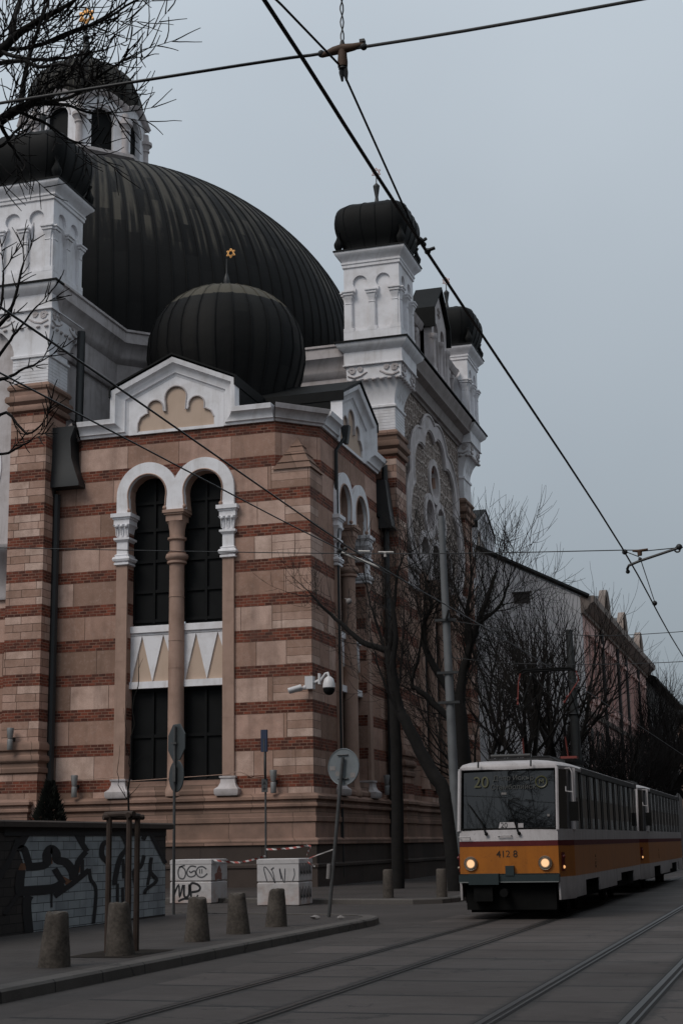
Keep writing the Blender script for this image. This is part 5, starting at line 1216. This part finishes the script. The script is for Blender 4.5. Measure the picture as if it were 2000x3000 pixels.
m = MB(); m.tube([(-2.73,8.9,6.855),(-2.64,8.9,6.875),(-2.58,8.9,6.88),(-2.5,8.9,6.88),(-2.43,8.9,6.89)], [.016,.03,.034,.026,.016], 8)
m.lathe((-2.58,8.9,0), [(.034,6.745),(.036,6.78),(.032,6.82),(.03,6.88)], 12); m.build('body', 'rusty', t, 50)
m = MB(); m.lathe((-2.58,8.9,0), [(.018,6.87),(.022,6.9),(.012,6.94)], 10)
for dx in (-.012,.012): m.tube([(-2.575+dx,8.9,6.745),(-2.575+dx*1.3,8.9,6.7),(-2.57+dx*1.2,8.9,6.64)], [.016,.017,.008], 6)
m.lathe((-2.58,8.9,0), [(.03,6.73),(.026,6.755)], 10)
for x in (-2.73,-2.43): m.ball((x,8.9,6.87), .026, 8, 6)
m.box(-2.455,-2.42,8.88,8.92,6.9,6.92); m.build('clamp', 'iron', t, 40)
m = MB()
for sg in (0, PI): m.tube([(-2.58+.011*math.sin(i*.9+sg),8.9+.011*math.cos(i*.9+sg),6.93+.03*i) for i in range(60)], .005, 5)
m.build('twisted_wire', 'wire', t, 60)
m = MB(); m.ball((-2.4,10.25,6.0), .03, 8, 6); m.ball((-2.38,10.3,5.985), .022, 8, 6); m.tube([(-2.36,10.3,6.03),(-2.42,10.25,5.97)], .014, 6); m.tube([(-2.33,10.45,6.01),(-2.4,10.42,5.98)], .014, 6); m.ball((-2.385,10.45,5.99), .026, 8, 6)
tag(m.build('wire_clamp', 'iron', None, 50), 'dark bolted clamp joining the thin wire to the thick wire beside the tower dome', 'wire clamp')
t = thing('bracket_arm', 'curved dark steady arm with small insulator on the span wire at the right edge', 'bracket arm', (-2.0,23.5,6.0))
m = MB(); m.tube([(-2.32,23.6,5.72),(-2.32,23.55,5.76),(-2.29,23.5,5.8),(-2.12,23.5,5.86),(-1.53,23.5,6.02)], .022, 7); m.ball((-1.5,23.5,6.04), .05, 8, 6); m.torus((-1.53,23.5,6.0), .04, .015, (0,1,0), 10, 5); m.build('arm', 'iron', t, 50)
m = MB(); m.tube([(-2.22,23.5,6.03),(-2.12,23.5,6.02),(-1.98,23.5,6.04)], [.018,.026,.016], 7); m.lathe((-2.11,23.5,0), [(.035,5.945),(.038,6.01)], 10); m.build('insulator', 'rusty', t, 50)
m = MB(); m.ball((-2.34,23.5,6.02), .045, 8, 6); m.ball((-2.11,23.5,5.89), .03, 8, 6); m.tube([(-2.32,23.5,6.02),(-2.13,23.5,5.93),(-2.1,23.6,5.86),(-2.36,28.9,5.99)], .008, 5); m.ball((-2.37,28.9,6.0), .05, 8, 6); m.ball((-2.32,23.6,5.72), .035, 8, 6); m.build('clamp', 'iron', t, 50)
t = thing('insulated_arm', 'pale slanting insulated rod with small insulators hanging before the side window', 'insulated arm', (-6.6,23.6,6.2))
m = MB(); m.tube([(-7.02,23.6,6.37),(-6.68,23.6,6.21),(-6.36,23.6,6.07)], [.018,.024,.014], 7); m.build('rod', 'porcelain', t, 50)
m = MB(); m.tube([(-6.7,23.52,6.35),(-6.5,23.52,6.33)], .018, 7); m.tube([(-6.36,23.52,6.31),(-6.1,23.52,6.29)], .015, 7); m.lathe((-6.24,23.52,0), [(.025,6.22),(.028,6.29)], 8); m.build('insulator', 'porcelain', t, 50)
m = MB(); m.ball((-7.05,23.6,6.4), .05, 8, 6); m.ball((-6.95,23.6,6.42), .035, 8, 6); m.tube([(-6.36,23.6,6.07),(-6.29,23.6,6.0),(-6.3,23.6,5.93)], .01, 5); m.build('clamp', 'iron', t, 50)

MAT['polegrey'] = plain('dull grey pole paint', (.115,.12,.125), .55, .35, var=.5, scale=3)
MAT['poledark'] = plain('dark pole paint', (.032,.034,.035), .6, .3, var=.4)
t = thing('catenary_pole', 'tall pale grey steel pole with dark bands before the rose window', 'pole', (-10.43,47,.1))
m = MB(); m.tube([(-10.35,47,.1),(-10.42,47,4),(-10.55,47,12.05)], [.155,.145,.105], 14); m.build('post', 'polegrey', t, 50)
m = MB()
for z in (5.95,6.9,8.6): 
    xx = -10.43-.013*(z-4)
    m.torus((xx,47,z), .155, .035, (0,0,1), 14, 5); m.box(xx-.34,xx+.34,46.82,46.9,z-.04,z+.04)
m.tube([(-10.45,46.8,8.6),(-10.3,46.6,8.9)], .04, 5); m.build('band', 'iron', t, 50)
t = thing('catenary_pole', 'dark tapering pole standing behind the tram roof, short of the gable wall', 'pole', (-9.05,65,.1))
m = MB(); m.tube([(-8.95,65,.1),(-9.0,65,5.1),(-9.07,65,10.55)], [.24,.21,.15], 12); m.build('post', 'poledark', t, 50)
m = MB(); m.tube([(-9.0,64.8,8.0),(-8.5,64.8,8.05)], .03, 5); m.torus((-9.03,65,6.9), .22, .04, (0,0,1), 12, 5); m.build('band', 'iron', t, 50)
m = MB(); m.ball((-13.6,46.5,9.35), .1, 8, 5); m.tube([(-13.55,46.5,9.36),(-13.75,46.5,9.45)], [.05,.01], 5)
tag(m.build('plastic_bag', 'paper', None, 60), 'small white plastic scrap caught in the bare tree by the corner', 'plastic bag')

# cameras and lamps on the synagogue wall
MAT['camwhite'] = plain('white camera housing', (.58,.57,.58), .4, .4, var=.1)
t = thing('security_camera', 'white dome security camera on a swan-neck bracket at the building corner', 'security camera', (-16.8,52.7,7.4))
m = MB(); m.box(-17.1,-16.8,52.5,52.8,7.2,7.66); m.tube([(-16.85,52.65,7.4),(-16.55,52.6,7.5)], .06, 8); m.tube([(-16.55,52.6,7.45),(-16.3,52.5,7.72),(-16.2,52.45,7.74),(-16.16,52.45,7.6)], .05, 8); m.box(-16.6,-16.53,52.52,52.68,7.35,7.75); m.build('bracket', 'camwhite', t, 50)
m = MB(); m.lathe((-16.16,52.45,0), [(.08,7.6),(.17,7.52),(.22,7.34),(.23,7.2),(.21,7.18)], 18); m.build('housing', 'camwhite', t, 40)
m = MB(); m.lathe((-16.16,52.45,0), [(.22,7.16),(.2,7.05),(.12,6.95),(.02,6.92)], 16); m.build('lens_dome', 'mull', t, 40)
t = thing('security_camera', 'white bullet security camera pointing left from the building corner', 'security camera', (-17.2,52.6,7.2))
m = MB(); m.tube([(-17.62,52.3,7.1),(-17.2,52.5,7.22)], .085, 10); m.tube([(-17.66,52.24,7.13),(-17.22,52.44,7.27)], .1, 8); m.build('housing', 'camwhite', t, 50)
m = MB(); m.tube([(-17.645,52.285,7.093),(-17.62,52.3,7.1)], .07, 10); m.build('lens', 'mull', t)
m = MB(); m.ball((-17.12,52.55,7.25), .09, 8, 6); m.tube([(-17.12,52.55,7.25),(-16.98,52.75,7.22)], .05, 6); m.build('mount', 'camwhite', t, 50)
MAT['lampgrey'] = plain('grey lamp cylinder', (.2,.2,.2), .5, .4, .3)
for (x, y, z), lab in zip(((-26.35,52.5,3.9),(-18.35,52.5,3.86),(-28.55,51.45,5.7),(-16.7,62.3,4.0)), ('grey up-and-down wall lamp between the black drainpipe and the front window','grey up-and-down wall lamp near the building corner, right of the front window','grey up-and-down wall lamp on the left-hand striped pier','grey up-and-down wall lamp on the street side behind the tree trunk')):
    t = thing('wall_lamp', lab, 'wall lamp', (x,y,z-.4), 'cylindrical wall lamps')
    m = MB(); m.lathe((x,y,0), [(.1,z-.4),(.11,z-.38),(.11,z-.02),(.1,z)], 12); m.lathe((x,y,0), [(.09,z+.02),(.1,z+.06),(.14,z+.4),(.13,z+.43)], 12); m.build('body', 'lampgrey', t, 40)
    m = MB(); m.box(x-.06,x+.06,y+.05,y+.3,z-.06,z+.08); m.build('bracket', 'iron', t)

# ------------------------------------------------------------------ houses down the street
MAT['gablewall'] = painted('pale rendered gable wall', (.72,.7,.71), (.48,.46,.46), .45)
MAT['pink'] = painted('faded pink render', (.68,.44,.39), (.4,.26,.225), .5)
MAT['trim'] = painted('stained stucco trim', (.3,.245,.215), (.12,.095,.085), .6)
MAT['farwin'] = plain('dark far window', (.03,.024,.023), .3, .5)
MAT['darkhouse'] = painted('sooty grey render', (.1,.088,.082), (.05,.044,.042), .6)
MAT['tinroof'] = plain('grey tin roof', (.085,.09,.095), .5, .4, var=.35)
FX = -11.0
t = thing('apartment_building', 'pink fronted apartment building with a pale blank gable wall and three arched attic tops', 'building', (-18,100,0))
m = MB(); m.prism([(FX,84,0),(FX,84,15.0),(-18.5,84,19.0),(-28,84,24.0),(-28,84,0)], (0,.5,0)); gwl = m.build('gable_wall', 'gablewall', t)
m = MB(); m.tube([(FX+.5,83.9,15.0),(-18.5,83.9,19.15),(-28,83.9,24.15)], .14, 4); m.build('roof_edge', 'roof', t)
m = MB(); m.box(-14.75,-13.85,83.93,84.02,14.85,15.4); m.box(-14.85,-13.75,83.85,84.02,15.4,15.5); m.build('gable_window', 'farwin', gwl)
m = MB(); m.box(-27,FX,84.5,121,0,14.6); m.build('front_wall', 'pink', t)
m = MB(); m.prism([(FX+.55,84.45,15.0),(-18.5,84.45,19.0),(-28,84.45,16.0),(-28,84.45,14.6),(FX+.5,84.45,14.6)], (0,36.8,0)); m.build('roof', 'tinroof', t)
fP = FR((FX,0,0), (0,1,0), (1,0,0))
m = MB(); fP.sweep(m, [(84,14.1),(121.2,14.1)], [(0,0),(0,.15),(.15,.2),(.2,.35),(.5,.55),(.6,.75),(.85,.8),(.95,.8),(.95,0)])
for yc in (90,99.6,110): fP.sweep(m, arc(yc,14.9,1.1,180,0,14)[0:], [(0,.45),(0,.75),(.25,.85),(.28,.85),(.28,.45)][::-1])
m.build('cornice', 'trim', t, 40)
m = MB()
for yc in (90,99.6,110): fP.plate(m, arc(yc,14.9,1.05,180,0,14), d0=-1.6, d1=.6)
m.build('attic', 'tinroof', t)
for yc in (86.2,88.6,90.8,94.2,96.4,98.6,102,104.2,107.6,110,112.4,116,118.4):
    m = MB(); fP.box(m, yc-.5,yc+.5,-.05,.03,9.6,12.9); w_ = m.build('window', 'farwin', t)
    m = MB(); fP.box(m, yc-.75,yc+.75,0,.2,9.25,9.5); fP.box(m, yc-.62,yc-.5,0,.12,9.5,13.0); fP.box(m, yc+.5,yc+.62,0,.12,9.5,13.0); fP.box(m, yc-.75,yc+.75,0,.22,13.0,13.2); m.build('frame', 'pink', w_)
    m = MB(); fP.box(m, yc-.5,yc+.5,-.05,.03,5.0,7.8); m.build('window', 'farwin', t)
m = MB()
for yc in (92.5,100.6,105.8,114): m.tube([fP.P(yc,.12,0), fP.P(yc,.12,14.0)], .11, 6)
m.build('drainpipe', 'iron', t)
m = MB(); fP.sweep(m, [(84,8.4),(121,8.4)], [(0,0),(0,.12),(.25,.2),(.3,.0)]); m.build('string_course', 'trim', t)
t = thing('apartment_building', 'sooty dark apartment building beyond the pink one', 'building', (-18,136,0))
m = MB(); m.box(-27,FX,121.3,152,0,14.0); m.build('wall', 'darkhouse', t)
m = MB(); m.prism([(FX+.8,121.2,14.0),(FX+.8,121.2,14.2),(-17,121.2,17.0),(-27,121.2,14.2),(-27,121.2,14.0)], (0,31,0)); m.build('roof', 'roof', t)
for yc in range(124, 151, 3):
    for z in (4.6,8.6,): 
        m = MB(); fP.box(m, yc-.5,yc+.5,-.05,.04,z,z+2.2); m.build('window', 'farwin', t)
t = thing('apartment_building', 'small tan corner building at the far end of the street', 'building', (-14,168,0))
m = MB(); m.box(-20,-9.7,160,176,0,13.4); m.build('wall', 'tan', t)
m = MB(); m.rings([[(-20.3-q,159.7-q,z),(-9.4+q,159.7-q,z),(-9.4+q,176,z),(-20.3-q,176,z)] for q, z in ((0,13.3),(.5,13.8),(.5,14.1),(-1.5,15.2))]); m.build('roof', 'roof', t)
m = MB(); fT = FR((0,160,0),(1,0,0),(0,-1,0)); 
for x in (-17,-14,-11.5): fT.box(m, x-.5,x+.5,0,.03,9.3,11.8)
m.build('window', 'farwin', t)

# the far side of the street, out of the picture: it shades the carriageway and is mirrored in the tram windows
MAT['opposite'] = painted('brown grey street front', (.075,.065,.058), (.045,.04,.036), .6)
for ya, yb, h, lab in ((-45,8,15.5,'grey brown street front opposite the graffiti wall'),(10,52,18.5,'taller grey brown street front opposite the tram'),(54,84,15.0,'grey brown street front opposite the synagogue'),(86,320,8.0,'long low street front opposite the pink building')):
    t = thing('street_house', lab, 'building', (7.5,(ya+yb)/2,0))
    m = MB(); m.box(7.0,22,ya,yb,0,h); m.build('wall', 'opposite', t)
    fO = FR((7.0,0,0), (0,-1,0), (-1,0,0)); m = MB(); yc = ya+2.5
    while yc < yb-1:
        for z in (1.2,4.8,8.4,12.0): fO.box(m, -yc-.6,-yc+.6,-.05,.04,z,z+2.1)
        yc += 3.2
    m.build('windows', 'farwin', t)
    m = MB(); fO.sweep(m, [(-yb,h-.6),(-ya,h-.6)], [(0,0),(.2,.3),(.5,.6),(.62,.6),(.62,0)]); m.build('cornice', 'opposite', t)
for i, (x, y, s, lab) in enumerate(((-11.6,4,1.5,'bare tree before the left pavement, seen mirrored in the tram windscreen'),(-13.2,-6,1.8,'second bare tree behind the viewer, mirrored in the tram windscreen'),(-15.5,-18,2.0,'third bare tree behind the viewer, mirrored in the tram windscreen'))):
    o = copy_tree(G[(i+1) % 3]); o.location = (x,y,.1); o.scale = (s,s,s); o.rotation_euler = (0,0,i*2.2+.5); tag(o, lab, 'tree', SG)

# ------------------------------------------------------------------ light, sky, camera
SUN_EL, SUN_AZ = 47.0, 210.0        # azimuth measured from +Y towards +X
sv = Vector((math.sin(R(SUN_AZ))*math.cos(R(SUN_EL)), math.cos(R(SUN_AZ))*math.cos(R(SUN_EL)), math.sin(R(SUN_EL))))
sl = bpy.data.lights.new('sun', 'SUN'); sl.energy = 1.45; sl.angle = R(26); sl.color = (1.0, .93, .86)
so = bpy.data.objects.new('sun', sl); COL.objects.link(so); so.rotation_euler = sv.to_track_quat('Z', 'Y').to_euler()
w = bpy.data.worlds.new('World'); scene.world = w; w.use_nodes = True; nt = w.node_tree; nt.nodes.clear()
out = nt.nodes.new('ShaderNodeOutputWorld'); bg = nt.nodes.new('ShaderNodeBackground'); nt.links.new(bg.outputs[0], out.inputs[0])
sky = nt.nodes.new('ShaderNodeTexSky'); sky.sky_type = 'NISHITA'; sky.sun_disc = False; sky.sun_elevation = R(SUN_EL); sky.sun_rotation = R(SUN_AZ); sky.dust_density = 4.0; sky.air_density = 1.0
tc = nt.nodes.new('ShaderNodeTexCoord'); sp = nt.nodes.new('ShaderNodeSeparateXYZ'); nt.links.new(tc.outputs['Generated'], sp.inputs[0])
def cmix(f, a, b):
    n = nt.nodes.new('ShaderNodeMix'); n.data_type = 'RGBA'
    for s, v in ((n.inputs[0], f), (n.inputs[6], a), (n.inputs[7], b)):
        if isinstance(v, bpy.types.NodeSocket): nt.links.new(v, s)
        elif isinstance(v, tuple): s.default_value = v + (1,)
        else: s.default_value = v
    return n.outputs[2]
def mrange(v, a, b):
    n = nt.nodes.new('ShaderNodeMapRange'); nt.links.new(v, n.inputs[0]); n.inputs[1].default_value = a; n.inputs[2].default_value = b; return n.outputs[0]
K = 10.0
c1 = cmix(mrange(sp.outputs[2], .02, .52), (.25*K,.289*K,.32*K), (.59*K,.66*K,.725*K))
c1 = cmix(mrange(sp.outputs[2], .5, 1.0), c1, (.72*K,.79*K,.86*K))
asy = nt.nodes.new('ShaderNodeMath'); asy.operation = 'MULTIPLY_ADD'; nt.links.new(sp.outputs[0], asy.inputs[0]); asy.inputs[1].default_value = -.1; asy.inputs[2].default_value = .98
vm = nt.nodes.new('ShaderNodeVectorMath'); vm.operation = 'SCALE'; nt.links.new(c1, vm.inputs[0]); nt.links.new(asy.outputs[0], vm.inputs['Scale']); c1 = vm.outputs[0]   # the overcast is thicker to the east
nz = nt.nodes.new('ShaderNodeTexNoise'); nz.inputs['Scale'].default_value = 2.2; nz.inputs['Detail'].default_value = 4
nt.links.new(tc.outputs['Generated'], nz.inputs['Vector'])
c1 = cmix(mrange(nz.outputs[0], .35, .75), c1, cmix(.2, c1, (.2*K,.24*K,.3*K)))
fin = cmix(.07, c1, sky.outputs[0]); nt.links.new(fin, bg.inputs[0]); bg.inputs[1].default_value = .1

cam = bpy.data.cameras.new('camera'); co = bpy.data.objects.new('camera', cam); COL.objects.link(co)
p_, r_, yw = .21816, .01693, .28857
f0 = Vector((-math.sin(yw), math.cos(yw), 0)); r0 = Vector((math.cos(yw), math.sin(yw), 0)); u0 = Vector((0,0,1))
fw_ = f0*math.cos(p_) + u0*math.sin(p_); up_ = u0*math.cos(p_) - f0*math.sin(p_)
rt = r0*math.cos(r_) - up_*math.sin(r_); u2 = up_*math.cos(r_) + r0*math.sin(r_)
M4 = Matrix((rt, u2, -fw_)).transposed().to_4x4(); M4.translation = Vector((0,0,1.6)); co.matrix_world = M4
cam.sensor_fit = 'VERTICAL'; cam.sensor_height = 36; cam.lens = 4389.2/3000*36; cam.clip_start = .1; cam.clip_end = 3000
scene.camera = co
vs = scene.view_settings; vs.view_transform = 'Standard'; vs.look = 'None'; vs.exposure = 0.0; vs.gamma = 1.0
scene.cycles.use_denoising = True
scene.render.film_transparent = False
